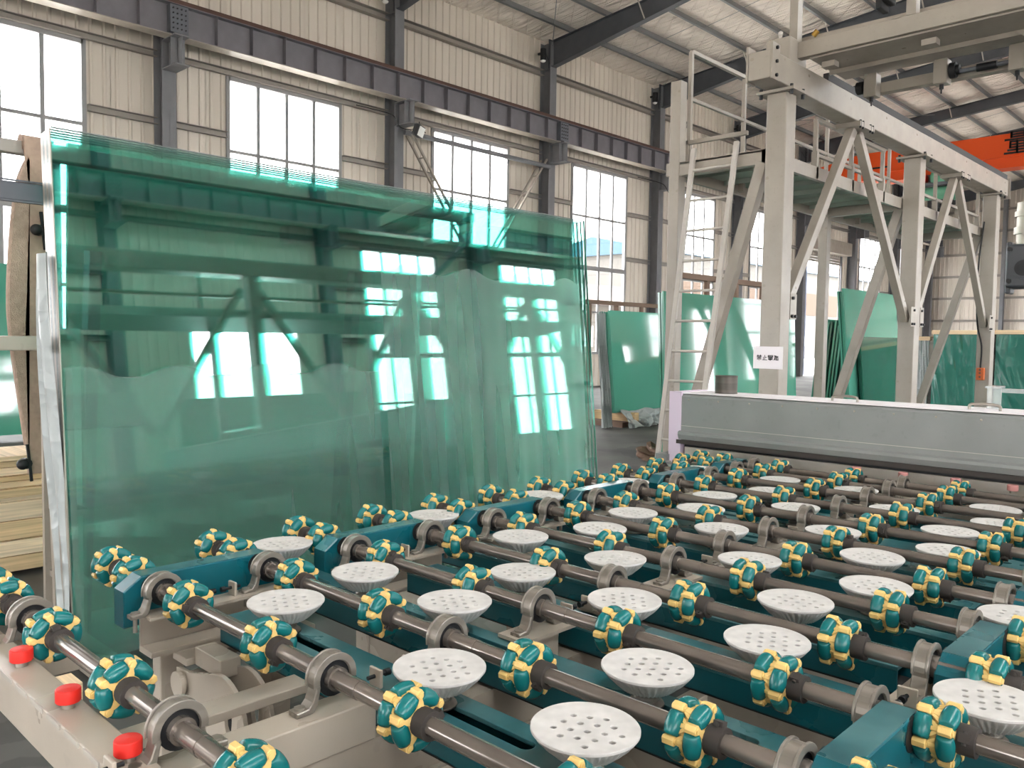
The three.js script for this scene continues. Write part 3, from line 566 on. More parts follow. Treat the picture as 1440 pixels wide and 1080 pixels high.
// ============================================================ GREY MACHINE HOOD BEHIND THE TABLE
{
  const t = thing('machine_hood', 'long light grey sheet metal machine hood standing behind the roller table', 'machine', [-1, 0, -4.7]);
  const x0 = -2.78, x1 = 2.2, zf = -4.4;
  part(t, 'hood_panel', ext([[0, 1.055], [0, 1.262], [-0.015, 1.275], [-0.3, 1.28], [-0.3, 0.4], [-0.27, 0.4], [-0.27, 1.055]].reverse(), x1 - x0, [0, 0, 1], [0, 1, 0], [1, 0, 0], [x0, 0, zf]), M.hood);
  part(t, 'top_plate', bx(x0 - 0.01, x1, 1.28, 1.286, zf - 0.31, zf - 0.012), M.paper);
  part(t, 'ledge', [ext([[0, 1.055], [0.02, 1.045], [0.022, 1.03], [0.01, 1.0], [-0.04, 0.995], [-0.04, 1.055]].reverse(), x1 - x0, [0, 0, 1], [0, 1, 0], [1, 0, 0], [x0, 0, zf])], M.hood);
  part(t, 'fold_line', [bx(x0, x1, 1.082, 1.085, zf, zf + 0.003)], M.paintWhite);
  part(t, 'brush_strip', bx(x0 - 0.02, x1, 0.972, 0.997, zf - 0.035, zf + 0.005), M.collar);
  part(t, 'inlet_slot', bx(x0, x1, 0.945, 0.972, zf - 0.12, zf - 0.06), M.black);
  part(t, 'lower_panel', bx(x0 + 0.02, x1, 0.3, 0.952, zf - 0.06, zf - 0.03), M.paintWhite);
  part(t, 'base', bx(x0 + 0.1, x1, 0, 0.4, zf - 0.29, zf - 0.05), M.hood);
  part(t, 'end_plate', [bx(x0 - 0.06, x0, 0.4, 1.29, zf - 0.32, zf - 0.01), bx(x0 - 0.075, x0 + 0.01, 0.86, 1.29, zf - 0.01, zf + 0.004)], M.lilac);
  part(t, 'end_rail', [bx(x0 - 0.15, x0 - 0.065, 0.86, 0.9, zf - 0.3, zf + 0.03), bx(x0 - 0.14, x0 + 0.06, 0.82, 0.855, zf + 0.02, zf + 0.1)], M.hood);
  for (let x = x0 + 0.06; x < 0.4; x += 0.2) { const r = part(t, 'rivet', new THREE.SphereGeometry(0.006, 8, 6).scale(1, 1, 0.5).translate(x, 1.245, zf + 0.001), M.zinc); }
  for (const x of [-1.88, -1.2]) part(t, 'handle', tube([[x, 1.284, zf - 0.1], [x, 1.305, zf - 0.1], [x + 0.012, 1.312, zf - 0.1], [x + 0.12, 1.312, zf - 0.1], [x + 0.135, 1.305, zf - 0.1], [x + 0.135, 1.284, zf - 0.1]], 0.007, 30, 8), M.cast);
  part(t, 'acrylic_guard', [bx(-1.15, -1.09, 1.27, 1.4, zf - 0.22, zf - 0.2), bx(-1.09, 1.0, 1.37, 1.39, zf - 0.22, zf - 0.2), bx(-1.15, -1.09, 1.39, 1.4, zf - 0.28, zf - 0.16)], M.acrylic);
  const c = thing('tin_can', 'battered open tin can standing on the left end of the grey hood', 'can', [-2.56, 1.286, -4.56]);
  part(c, 'can_body', new THREE.LatheGeometry([[0.0001, 0.002], [0.066, 0.002], [0.068, 0], [0.066, 0.004], [0.066, 0.102], [0.069, 0.105], [0.066, 0.108], [0.063, 0.104], [0.063, 0.006], [0.0001, 0.006]].map((p) => new THREE.Vector2(...p)), 36), M.can, { local: true });
  const r = thing('cloth_rag', 'brown bundle of rags lying on the floor by the ladder foot', 'rag', [-6.35, 0, -9.4]);
  const g = new THREE.IcosahedronGeometry(0.16, 4), p = g.attributes.position;
  for (let i = 0; i < p.count; i++) { const v = new THREE.Vector3().fromBufferAttribute(p, i), n = 1 + 0.35 * Math.sin(v.x * 31 + v.y * 17) * Math.cos(v.z * 27) + 0.15 * Math.sin(v.y * 60 + v.x * 50); v.multiplyScalar(n); p.setXYZ(i, v.x * 1.3, Math.max(v.y * 0.7 + 0.09, 0), v.z * 1.1); }
  g.computeVertexNormals(); part(r, 'folds', g, M.rust, { local: true });
}

// ============================================================ GANTRY, PLATFORM, BRIDGE, LADDER
const GC = [-7.43, -11.05, -14.5];
{
  const t = thing('loading_gantry', 'pale grey steel gantry of square columns, long top beam and inverted V braces', 'gantry', [-4.2, 0, -11]);
  const P = (n, g, m = M.paint) => part(t, n, g, m);
  GC.forEach((z, i) => {
    const c = P('gantry_column', bx(-3.78, -3.58, 0.02, 3.9, z - 0.1, z + 0.1, 0.012));
    part(c, 'cap_plate', bx(-3.86, -3.5, 3.9, 3.925, z - 0.14, z + 0.14), M.paint);
    part(c, 'cap_bolts', [-3.83, -3.53].flatMap((x) => [-0.115, 0.115].map((d) => rod([x, 3.86, z + d], [x, 3.95, z + d], 0.016, 6))), M.boltDark);
    part(c, 'base_plate', bx(-3.9, -3.46, 0, 0.02, z - 0.22, z + 0.22), M.paint);
    const b = P('rear_post', bx(-4.86, -4.74, 0, i === 0 ? 4.24 : 3.28, z - 0.06, z + 0.06, 0.006));
    P('end_frame_diagonal', bar([-3.84, 3.3, z], [-4.74, 0.2, z], 0.11, 0.11, [0, 0, 1], 0.006));
  });
  P('top_beam', bx(-3.79, -3.57, 3.94, 4.19, -14.95, -6.98, 0.012));
  P('rack_rail', [bx(-3.63, -3.575, 4.19, 4.265, -14.9, -8.2)], M.black);
  P('end_plate', bx(-3.82, -3.54, 3.9, 4.22, -14.97, -14.95));
  const nb = P('end_flange', [bx(-3.57, -3.555, 3.93, 4.25, -7.12, -6.98), bx(-3.81, -3.79, 3.93, 4.25, -7.12, -6.98)]);
  part(nb, 'flange_bolts', [3.97, 4.09, 4.21].flatMap((y) => [bolt([-3.555, y, -7.05], 0, 0.016, 0.018)]), M.boltDark);
  for (const [za, zb] of [[GC[0], GC[1]], [GC[1], GC[2]]]) {
    const zm = (za + zb) / 2 + 0.1, y1 = 3.88;
    const g = P('apex_plate', [bx(-3.82, -3.54, y1 + 0.01, y1 + 0.06, zm - 0.2, zm + 0.2)]);
    part(g, 'apex_bolts', [-0.17, -0.1, 0.1, 0.17].map((d) => rod([-3.55, y1 - 0.01, zm + d], [-3.55, y1 + 0.075, zm + d], 0.012, 6)), M.boltDark);
    for (const [zc, s] of [[za - 0.1, 1], [zb + 0.1, -1]]) {
      P('brace', bar([-3.68, y1 + 0.01, zm + s * 0.07], [-3.68, 1.9, zc - s * 0.05], 0.1, 0.09, [1, 0, 0], 0.006));
      const gs = P('gusset', bx(-3.6, -3.578, 1.82, 2.06, zc - s * 0.0, zc - s * 0.13));
      part(gs, 'gusset_bolts', [[1.85, 0.03], [1.85, 0.1], [2.02, 0.04]].map(([y, d]) => bolt([-3.578, y, zc - s * d], 0, 0.017, 0.018)), M.boltDark);
    }
  }
  // access platform between the two rows
  P('platform_plate', bx(-4.86, -3.8, 3.395, 3.41, -14.6, -7.38), M.deck);
  for (let z = -7.9; z > -14.5; z -= 0.55) P('plate_stiffener', bx(-4.84, -3.83, 3.345, 3.395, z - 0.006, z + 0.006), M.deck);
  P('platform_edge', bx(-3.84, -3.79, 3.29, 3.42, -14.6, -7.38)); P('platform_edge', bx(-4.9, -4.86, 3.29, 3.42, -14.6, -7.38));
  for (const z of GC) P('platform_beam', bx(-4.86, -3.78, 3.28, 3.42, z - 0.05, z + 0.05, 0.005));
  const railing = (x, z0, z1, yt, ym, step, y0 = 3.3) => {
    P('handrail', bar([x, yt, z0], [x, yt, z1], 0.042, 0.042, [0, 1, 0], 0.004)); P('midrail', bar([x, ym, z0], [x, ym, z1], 0.036, 0.036, [0, 1, 0], 0.004));
    for (let z = z0; z > z1 - 0.1; z -= step) P('railing_post', [bar([x, y0, z], [x, yt, z], 0.042, 0.042, [0, 0, 1], 0.004), bx(x - 0.03, x + 0.03, y0, y0 + 0.28, z - 0.025, z + 0.025)]);
  };
  railing(-4.77, -7.6, -14.4, 4.58, 4.1, 1.12);
  railing(-3.82, -8.5, -10.4, 3.91, 3.55, 0.93); railing(-3.82, -11.3, -14.3, 3.95, 3.58, 1.0);
  P('toe_gate', [bx(-4.86, -4.1, 3.63, 3.67, -7.6, -7.56), bx(-4.8, -4.76, 3.4, 3.67, -7.6, -7.56)]);
}
{ // travelling bridge along x on top of the gantry
  const t = thing('bridge_carriage', 'grey bridge carriage lying across the end of the gantry beam, upper right', 'carriage', [-2, 4.2, -8]);
  const P = (n, g, m = M.paint) => part(t, n, g, m);
  P('front_beam', bx(-3.86, 1.5, 4.25, 4.4, -7.66, -7.56, 0.008));
  P('front_angle', [bx(-3.78, 1.5, 4.41, 4.48, -7.72, -7.7), bx(-3.78, 1.5, 4.4, 4.41, -7.75, -7.6)]);
  const e = P('end_box', bx(-3.84, -3.6, 4.2, 4.42, -7.75, -7.4, 0.01));
  part(e, 'oil_nipple', [rod([-3.72, 4.42, -7.45], [-3.72, 4.46, -7.45], 0.016, 8), new THREE.SphereGeometry(0.024, 10, 8).translate(-3.72, 4.475, -7.45)], M.paintWhite);
  P('under_plate', bx(-3.5, 1.5, 4.232, 4.248, -8.42, -7.6), M.paint);
  P('plate_rib', [bx(-3.5, 1.5, 4.19, 4.232, -8.06, -8.04)], M.paint);
  P('rear_beam', bx(-3.2, 1.5, 4.03, 4.13, -8.5, -8.4, 0.006));
  for (const x of [-3.2, -2.57, -1.96, -1.3]) { const b = P('hanger_block', bx(x - 0.06, x + 0.06, 3.98, 4.2, -8.4, -8.27, 0.008)); part(b, 'tip', [rod([x, 3.94, -8.33], [x, 3.98, -8.33], 0.02, 8), rod([x, 3.9, -8.33], [x, 3.94, -8.33], 0.007, 6)], M.boltDark); }
  P('drive_shaft', rod([-2.5, 4.07, -8.33], [-1.2, 4.07, -8.33], 0.02, 12), M.darkSteel);
  P('coupling', rod([-2.28, 4.07, -8.33], [-2.12, 4.07, -8.33], 0.034, 14), M.boltDark);
  P('pinion', [rod([-2.5, 4.09, -8.33], [-2.45, 4.09, -8.33], 0.07, 16), rod([-2.45, 4.09, -8.33], [-2.42, 4.09, -8.33], 0.045, 12)], M.black);
  P('pinion', [rod([-3.34, 4.09, -8.33], [-3.28, 4.09, -8.33], 0.06, 14)], M.black);
  for (const x of [-2.48, -3.35]) P('stub_bracket', bx(x - 0.06, x + 0.06, 4.15, 4.2, -7.76, -7.66));
  P('gusset_plate', ext([[0, 0], [0.4, 0], [0.4, -0.3]].reverse(), 0.02, [1, 0, 0], [0, 1, 0], [0, 0, 1], [-1.9, 4.2, -8.0]));
  for (const [x, y] of [[-3.65, 5.4], [-2.6, 5.4]]) P('upright', [bx(x - 0.03, x + 0.03, 4.78, y, -7.64, -7.58, 0.003), bx(x - 0.04, x + 0.04, 4.4, 4.84, -7.66, -7.56, 0.003)]);
  P('upper_rail', bx(-3.68, 1.5, 4.99, 5.04, -7.64, -7.59));
  for (const x of [-3.95, -3.5]) P('cable_gland', rod([x, 4.46, -7.66], [x + 0.04, 4.5, -7.66], 0.025, 10), M.brass);
  const c = thing('cable_chain', 'black corrugated cable chain lying on the bridge carriage', 'cable chain', [-2.6, 4.5, -7.8]);
  for (let i = 0; i < 22; i++) { const x = -2.98 + i * 0.06, y = 4.6 + 0.24 * Math.sin(Math.min(1, i / 7) * Math.PI / 2); part(c, 'chain_link', bx(x, x + 0.056, y, y + 0.13, -7.95, -7.76, 0.012), M.rubber); }
}
{ // ladder
  const t = thing('access_ladder', 'narrow pale grey steel ladder leaning against the gantry platform', 'ladder', [-4.5, 0, -7.3]);
  const a0 = [-4.8, 0, -7.13], a1 = [-4.55, 3.52, -7.34], b0 = [-4.36, 0, -7.13], b1 = [-4.08, 3.52, -7.34];
  part(t, 'stile', bar(a0, a1, 0.05, 0.035, [0, 0, 1], 0.003), M.paintWhite); part(t, 'stile', bar(b0, b1, 0.05, 0.035, [0, 0, 1], 0.003), M.paintWhite);
  for (let i = 1; i < 12; i++) { const f = i * 0.3 / 3.52 + 0.0, L = (p, q) => p.map((c, k) => c + (q[k] - c) * f); part(t, 'rung', rod(L(a0, a1), L(b0, b1), 0.014, 10), M.paintWhite); }
}
// strokes of characters as thin raised bars: each stroke runs through points in a unit square
function glyph(strokes, size, w) { const out = []; for (const s of strokes) for (let i = 0; i + 1 < s.length; i++) { const [x0, y0] = s[i], [x1, y1] = s[i + 1]; const dx = x1 - x0, dy = y1 - y0, l = Math.hypot(dx, dy); const g = new THREE.BoxGeometry(l * size + w, w, w * 0.3); g.rotateZ(Math.atan2(dy, dx)); g.translate((x0 + x1) / 2 * size, (y0 + y1) / 2 * size, 0); out.push(g); } return out; }
const TREE2 = (x, s) => [[[x, 0.86], [x + 0.4 * s, 0.86]], [[x + 0.2 * s, 1], [x + 0.2 * s, 0.62]], [[x + 0.2 * s, 0.84], [x, 0.66]], [[x + 0.2 * s, 0.84], [x + 0.4 * s, 0.66]]];
const CH = {
  jin: [...TREE2(0.05, 1), ...TREE2(0.55, 1), [[0.22, 0.54], [0.78, 0.54]], [[0.05, 0.4], [0.95, 0.4]], [[0.5, 0.4], [0.5, 0.04], [0.42, 0.1]], [[0.3, 0.3], [0.12, 0.1]], [[0.7, 0.3], [0.88, 0.12]]],
  zhi: [[[0.5, 0.95], [0.5, 0.08]], [[0.5, 0.58], [0.85, 0.58]], [[0.22, 0.6], [0.22, 0.08]], [[0.05, 0.08], [0.95, 0.08]]],
  pan: [...TREE2(0.0, 0.75), ...TREE2(0.7, 0.75), [[0.38, 0.95], [0.6, 0.68]], [[0.6, 0.95], [0.38, 0.68]], [[0.06, 0.52], [0.94, 0.52]], [[0.44, 0.6], [0.1, 0.34]], [[0.56, 0.6], [0.92, 0.34]], [[0.32, 0.36], [0.7, 0.4]], [[0.2, 0.24], [0.8, 0.26]], [[0.1, 0.14], [0.9, 0.14]], [[0.5, 0.4], [0.5, 0.02], [0.42, 0.06]]],
  pa: [[[0.1, 0.9], [0.48, 0.86]], [[0.26, 0.88], [0.22, 0.4], [0.05, 0.08]], [[0.3, 0.8], [0.3, 0.2]], [[0.42, 0.8], [0.5, 0.24]], [[0.14, 0.18], [0.5, 0.1], [0.95, 0.06]], [[0.52, 0.78], [0.86, 0.78], [0.86, 0.46], [0.52, 0.46]], [[0.69, 0.78], [0.69, 0.46]], [[0.52, 0.78], [0.52, 0.22], [0.92, 0.22], [0.92, 0.32]]],
  liang: [[[0.25, 0.96], [0.75, 0.96]], [[0.25, 0.96], [0.25, 0.74]], [[0.75, 0.96], [0.75, 0.74]], [[0.25, 0.85], [0.75, 0.85]], [[0.25, 0.74], [0.75, 0.74]], [[0.02, 0.63], [0.98, 0.63]], [[0.22, 0.53], [0.78, 0.53]], [[0.22, 0.53], [0.22, 0.28]], [[0.78, 0.53], [0.78, 0.28]], [[0.22, 0.4], [0.78, 0.4]], [[0.22, 0.28], [0.78, 0.28]], [[0.5, 0.53], [0.5, 0.03]], [[0.15, 0.16], [0.85, 0.16]], [[0.02, 0.03], [0.98, 0.03]]],
};
{
  const t = thing('warning_sign', 'white laminated paper sign with black characters taped to a gantry column', 'sign', [-3.69, 1.45, -7.32]);
  part(t, 'sheet', bx(-3.835, -3.54, 1.35, 1.56, -7.328, -7.325), M.paper);
  const txt = []; [CH.jin, CH.zhi, CH.pan, CH.pa].forEach((c, i) => txt.push(...glyph(c, 0.05, 0.0055).map((g) => g.translate(-3.8 + i * 0.057, 1.43, -7.3245))));
  part(t, 'lettering', txt, M.ink, { kind: 'stuff' });
  const c = thing('switch_box', 'small orange push button box hanging by a black cable on the third gantry column', 'switch box', [-3.69, 1.05, -14.36]);
  part(c, 'box', bx(-3.75, -3.64, 1.06, 1.25, -14.4, -14.33, 0.01), M.orangePlastic);
  part(c, 'button', [1.11, 1.17, 1.22].map((y) => rod([-3.695, y, -14.33], [-3.695, y, -14.318], 0.016, 12)), M.rust);
  part(c, 'cord', tube([[-3.7, 1.24, -14.37], [-3.7, 1.6, -14.37], [-3.76, 1.85, -14.37], [-3.79, 2.1, -14.38], [-3.79, 2.9, -14.38], [-3.74, 3.5, -14.38]], 0.012, 40, 8), M.black);
}
{ // gear motor hanging at the right edge
  const t = thing('gear_motor', 'dark grey cast gear motor hanging at the right edge above the hood', 'motor', [-1.22, 2.05, -5.5]);
  part(t, 'gearbox', bx(-1.3, -1.1, 1.93, 2.18, -5.62, -5.44, 0.02), M.motor);
  part(t, 'side_flange', [bx(-1.31, -1.28, 1.9, 2.2, -5.6, -5.5, 0.01), rod([-1.2, 2.04, -5.44], [-1.2, 2.04, -5.42], 0.062, 24)], M.motor);
  part(t, 'bore', [rod([-1.2, 2.04, -5.42], [-1.2, 2.04, -5.415], 0.045, 24), rod([-1.275, 2.15, -5.44], [-1.275, 2.15, -5.43], 0.014, 6), rod([-1.275, 1.97, -5.44], [-1.275, 1.97, -5.43], 0.014, 6)], M.black);
  part(t, 'motor_body', [rod([-1.22, 2.18, -5.53], [-1.22, 2.42, -5.53], 0.05, 16), rod([-1.22, 2.24, -5.53], [-1.22, 2.28, -5.53], 0.062, 16), rod([-1.22, 2.34, -5.53], [-1.22, 2.37, -5.53], 0.06, 16)], M.zinc);
  part(t, 'hanger', bar([-1.18, 2.4, -5.56], [-1.18, 4.2, -7.9], 0.05, 0.05), M.darkSteel);
}
// ============================================================ OVERHEAD CRANE
{
  const Z = -37, t = thing('overhead_crane', 'orange overhead bridge crane spanning the far end of the hall', 'crane', [-3, 8.46, Z]);
  part(t, 'bridge_girder', [ext([[-14.5, 9.75], [-16.6, 9.35], [-16.6, 8.95], [-13.6, 8.5], [9, 8.5], [9, 9.75]], 0.55, [1, 0, 0], [0, 1, 0], [0, 0, 1], [0, 0, Z - 0.3], { bevel: 0.01 })], M.orange);
  part(t, 'lower_flange', bx(-13.4, 9, 8.44, 8.5, Z - 0.42, Z + 0.38), M.orange);
  part(t, 'web_ledge', bx(-13.4, 9, 8.86, 8.9, Z + 0.26, Z + 0.33), M.orange);
  part(t, 'end_carriage', bx(-17.5, -16.5, 8.46, 9.0, Z - 1.6, Z + 1.5, 0.03), M.orange);
  part(t, 'lettering', glyph(CH.liang, 0.85, 0.075).map((g) => g.translate(-8.95, 8.98, Z + 0.27)), M.black, { kind: 'stuff' });
  part(t, 'name_plate', bx(-14.0, -13.2, 9.05, 9.12, Z + 0.26, Z + 0.28), M.black);
  part(t, 'trolley', [bx(-12, -10.4, 7.98, 8.1, Z - 0.7, Z + 0.9), bx(-11.9, -10.5, 8.1, 8.5, Z + 0.38, Z + 0.44)], M.darkSteel);
  part(t, 'hoist_motor', [rod([-11.4, 8.3, Z + 0.7], [-10.8, 8.3, Z + 0.7], 0.26, 16), rod([-11.3, 8.3, Z + 0.7], [-11.2, 8.3, Z + 0.7], 0.32, 16)], M.greenPaint);
  part(t, 'hoist_drum', [rod([-11.9, 7.7, Z + 0.6], [-10.5, 7.7, Z + 0.6], 0.26, 18), rod([-10.6, 7.7, Z + 0.6], [-10.4, 7.7, Z + 0.6], 0.34, 18)], M.greenPaint);
  part(t, 'red_cover', bx(-12.2, -11.6, 8.15, 8.45, Z + 0.5, Z + 0.9, 0.05), M.red);
  part(t, 'hook_block', [rod([-11.2, 6.9, Z + 0.6], [-11.2, 7.5, Z + 0.6], 0.06, 8), bx(-11.35, -11.05, 6.8, 7.1, Z + 0.5, Z + 0.7, 0.03)], M.boltDark);
}

// ============================================================ THE TALL GLASS STACK ON ITS A-FRAME
const TILT = 5.2 * Math.PI / 180;
// a slab leaning back on an A-frame: foot at (x, y0), from z0 to z1, height h, thickness from d0 to d1 behind the front face
function leaning(x, y0, h, z0, z1, d0, d1, tilt = TILT, dir = 1) {
  const g = new THREE.BoxGeometry(d1 - d0, h, Math.abs(z1 - z0)); g.translate(-(d0 + d1) / 2, h / 2, 0);
  if (dir < 0) g.scale(-1, 1, 1), g.index.array.reverse();
  g.rotateZ(dir * tilt); g.translate(x, y0, (z0 + z1) / 2); return g;
}
const FX = -3.88, FY = 0.13, FH = 2.39, FZ0 = -1.295, FZ1 = -5.06;
for (let i = 0; i < 6; i++) {
  const s = thing('glass_sheet', i ? 'sea-green glass sheet standing behind the frontmost one in the tall stack' : 'frontmost huge sea-green glass sheet of the tall stack behind the roller table', 'glass sheet', [FX, FY, (FZ0 + FZ1) / 2], 'sheets of the tall glass stack');
  part(s, 'sheet', leaning(FX, FY, FH - 0.004 * (i % 3), FZ0 - 0.006 * (i % 2), FZ1 + 0.01 * (i % 3), 0.024 * i, 0.024 * i + 0.012), M.sheet);
  const h = FH - 0.004 * (i % 3), c = Math.cos(TILT), n = Math.sin(TILT);
  part(s, 'ground_edge', [leaning(FX - h * n, FY + h * c, 0.005, FZ0, FZ1, 0.024 * i, 0.024 * i + 0.012)], M.sheetEdge);
  part(s, 'ground_edge', [leaning(FX, FY, h, FZ1 + 0.01 * (i % 3), FZ1 + 0.01 * (i % 3) - 0.005, 0.024 * i, 0.024 * i + 0.012)], M.packs[2]);
}
{ // packing at the near end: film round the ground edges of the sheets, with long folds
  const w = thing('edge_wrapping', 'grey stretch film wrapped over the near edge of the tall glass stack', 'film', [FX, FY, FZ0]);
  for (let i = 0; i < 5; i++) part(w, 'edge_strip', leaning(FX, FY, FH - 0.004, FZ0 + 0.004, FZ0 + 0.009, 0.024 * i - 0.001, 0.024 * i + 0.022), i % 2 ? M.sheetEdge : M.zinc);
  const film = new THREE.PlaneGeometry(0.15, 1.75, 10, 60), p = film.attributes.position;
  for (let i = 0; i < p.count; i++) { const u = p.getX(i), v = p.getY(i); p.setX(i, u + 0.012 * Math.sin(v * 5)); p.setZ(i, 0.014 * Math.sin(u * 60 + v * 2.2) + 0.02 * Math.sin(v * 3.1)); }
  const back = film.clone(); film.computeVertexNormals();
  film.rotateZ(TILT); film.translate(FX - 0.17, FY + 0.95, FZ0 + 0.03);
  part(w, 'loose_film', film, M.filmOpaque);
}
{ // rack
  const t = thing('glass_rack', 'pale steel A-frame rack holding the tall glass stack', 'rack', [-4.5, 0, -3.1]);
  const P = (n, g, m = M.paint) => part(t, n, g, m);
  P('end_post', [bx(-4.55, -4.52, 0.05, 1.62, -1.5, -1.37), bx(-4.55, -4.33, 0.05, 1.62, -1.5, -1.485)]);
  part(t, 'post_web', bar([-4.17, 0.1, -1.36], [-4.33, 1.55, -1.38], 0.11, 0.035, [1, 0, 0]), M.paint);
  P('post_rung', [bx(-4.52, -4.24, 0.72, 0.75, -1.48, -1.39)]); P('post_rung', [bx(-4.52, -4.24, 0.38, 0.41, -1.48, -1.39)]);
  P('foot_beam', bx(-4.6, -3.72, 0.02, 0.11, -1.5, -1.38, 0.004)); P('foot_beam', bx(-4.6, -3.72, 0.02, 0.11, -3.2, -3.08, 0.004)); P('foot_beam', bx(-4.6, -3.72, 0.02, 0.11, -4.9, -4.78, 0.004));
  P('top_rail', bx(-4.4, -4.31, 2.41, 2.48, -4.1, -1.35, 0.005), M.darkSteel);
  P('top_rail_post', bx(-4.4, -4.32, 0.1, 2.41, -4.1, -4.03, 0.005), M.darkSteel);
  P('middle_rail', bx(-4.38, -4.28, 2.14, 2.23, -5.05, -2.6, 0.005), M.darkSteel);
  for (const z of [-1.55, -3.1, -4.7]) P('back_leg', bar([-4.33, 2.0, z], [-4.55, 0.1, z], 0.08, 0.06, [0, 0, 1], 0.004), M.darkSteel);
  // rails running on past the near end of the stack
  P('side_rail', [bx(-4.39, -4.31, 2.2, 2.285, -1.37, 1.2, 0.006), bx(-4.31, -4.3, 2.192, 2.2, -1.37, 1.2), bx(-4.31, -4.3, 2.285, 2.293, -1.37, 1.2)], M.darkSteel);
  P('side_rail', bx(-4.54, -4.48, 1.51, 1.58, -1.37, 1.2, 0.006), M.frame);
  P('back_rail', bx(-5.05, -4.98, 2.54, 2.61, -1.62, 1.2, 0.006), M.girt);
  for (const [x, h] of [[-4.35, 2.2], [-4.51, 1.51], [-5.01, 2.54]]) P('side_post', bx(x - 0.035, x + 0.035, 0, h, 1.12, 1.2, 0.005), M.darkSteel);
  P('back_post', bx(-5.05, -4.98, 0, 2.54, -1.62, -1.56, 0.005), M.darkSteel);
  const b = thing('timber_block', 'short pale timber block under the front foot of the glass stack', 'block', [-3.78, 0, -1.22]);
  part(b, 'block', bx(-3.84, -3.7, 0.0, 0.12, -1.26, -1.16, 0.004), M.wood[0]);
}
// packs of smaller, film-wrapped sheets on the other side of the rack
function pack(label, group, spec) {
  const { x, y, h, z0, z1, n, dir = 1, mat, film, tilt = TILT, t = 0.03, gap = 0.012, stagger = 0.02 } = spec;
  for (let i = 0; i < n; i++) {
    const s = thing('glass_sheet', i === 0 ? 'frontmost ' + label : label, 'glass sheet', [x, y, (z0 + z1) / 2], group);
    part(s, 'sheet', leaning(x, y, h - (i * 7 % 4) * stagger, z0 - (i * 5 % 3) * 0.012, z1 + (i * 3 % 4) * 0.03, i * (t + gap), i * (t + gap) + t, tilt, dir), mat[i % mat.length]);
  }
}
pack('dark green glass sheet of the lower pack standing behind the tall glass stack', 'dark sheets behind the tall glass stack', { x: -4.62, y: 0.12, h: 2.42, z0: -1.5, z1: -3.76, n: 2, mat: [M.packDark], tilt: -0.05 });
pack('dark green sheet of the short pack behind the far half of the tall stack', 'dark sheets behind the far half of the stack', { x: -4.62, y: 0.12, h: 2.18, z0: -3.8, z1: -4.74, n: 2, mat: [M.packDark], tilt: -0.05 });
function hangingFilm(label, x, z0, z1, y0, y1, amp, seedN, mat = M.film, tilt = 0.05) {
  const t = thing('plastic_film', label, 'film', [x, y0, (z0 + z1) / 2]);
  const nu = 90, nv = 60, pos = [], idx = [];
  for (let j = 0; j <= nv; j++) for (let i = 0; i <= nu; i++) {
    const u = i / nu, v = j / nv, k = u * 34 + seedN;
    const fold = Math.sin(k + 2.2 * Math.sin(v * 3 + u * 4)) * 0.5 + 0.35 * Math.sin(k * 2.3 + v * 2) + 0.25 * Math.sin(k * 0.6 - v * 5);
    pos.push(x + amp * fold * (0.25 + 0.9 * (1 - v)) - tilt * v * (y1 - y0), y0 + v * (y1 - y0) + (j === nv ? 0.03 * Math.sin(k * 0.7) : 0) + (j === 0 ? 0.02 * Math.sin(k) : 0), z0 + u * (z1 - z0));
  }
  for (let j = 0; j < nv; j++) for (let i = 0; i < nu; i++) { const a = j * (nu + 1) + i, b = a + nu + 1; idx.push(a, b, a + 1, a + 1, b, b + 1); }
  const g = new THREE.BufferGeometry(); g.setAttribute('position', new THREE.Float32BufferAttribute(pos, 3)); g.setIndex(idx); g.computeVertexNormals();
  part(t, 'film', g, mat);
}
hangingFilm('crumpled clear plastic film draped over the lower near half of the tall glass stack', FX + 0.035, -1.29, -3.0, 0.16, 1.42, 0.014, 1, M.film, 0.088);
hangingFilm('clear plastic film draped over the far half of the tall glass stack', FX + 0.035, -3.05, -4.9, 0.16, 2.02, 0.012, 7, M.film, 0.088);
{ // the tan fabric cover hanging over the back rail at the far left
  const t = thing('fabric_cover', 'tan fabric dust cover hanging in a tall fold left of the glass stack', 'cover', [-4.97, 0.84, -1.45]);
  const Z = [0, 0, 1], N = [0, 1, 0], Xn = [-1, 0, 0];
  part(t, 'flat_flap', ext([[-1.425, 0.84], [-1.56, 0.84], [-1.57, 2.62], [-1.43, 2.63], [-1.45, 2.3], [-1.42, 1.6]], 0.018, Z, N, Xn, [-4.94, 0, 0], { bevel: 0.003 }), M.tan);
  const edge = [[-1.42, 1.0], [-1.385, 1.3], [-1.358, 1.55], [-1.348, 1.74], [-1.362, 2.05], [-1.378, 2.22], [-1.405, 2.4], [-1.45, 2.52]];
  const cur = new THREE.CatmullRomCurve3(edge.map(([z, y]) => new THREE.Vector3(z, y, 0))).getPoints(28).map((p) => [p.x, p.y]);
  part(t, 'gathered_panel', ext([...cur, [-1.455, 2.5], [-1.43, 1.0]], 0.03, Z, N, Xn, [-4.945, 0, 0], { bevel: 0.008 }), M.tanRough);
  part(t, 'top_fold', rod([-5.015, 2.6, -1.43], [-5.015, 2.6, -1.57], 0.05, 14), M.tan);
  for (const [z, y] of [[-1.49, 2.14], [-1.405, 0.9]]) part(t, 'clamp', [rod([-4.95, y, z], [-4.9, y, z], 0.028, 12), new THREE.SphereGeometry(0.03, 10, 8).translate(-4.9, y, z + 0.02), bar([-4.93, y - 0.1, z - 0.03], [-4.93, y + 0.1, z - 0.012], 0.014, 0.012)], M.black);
}
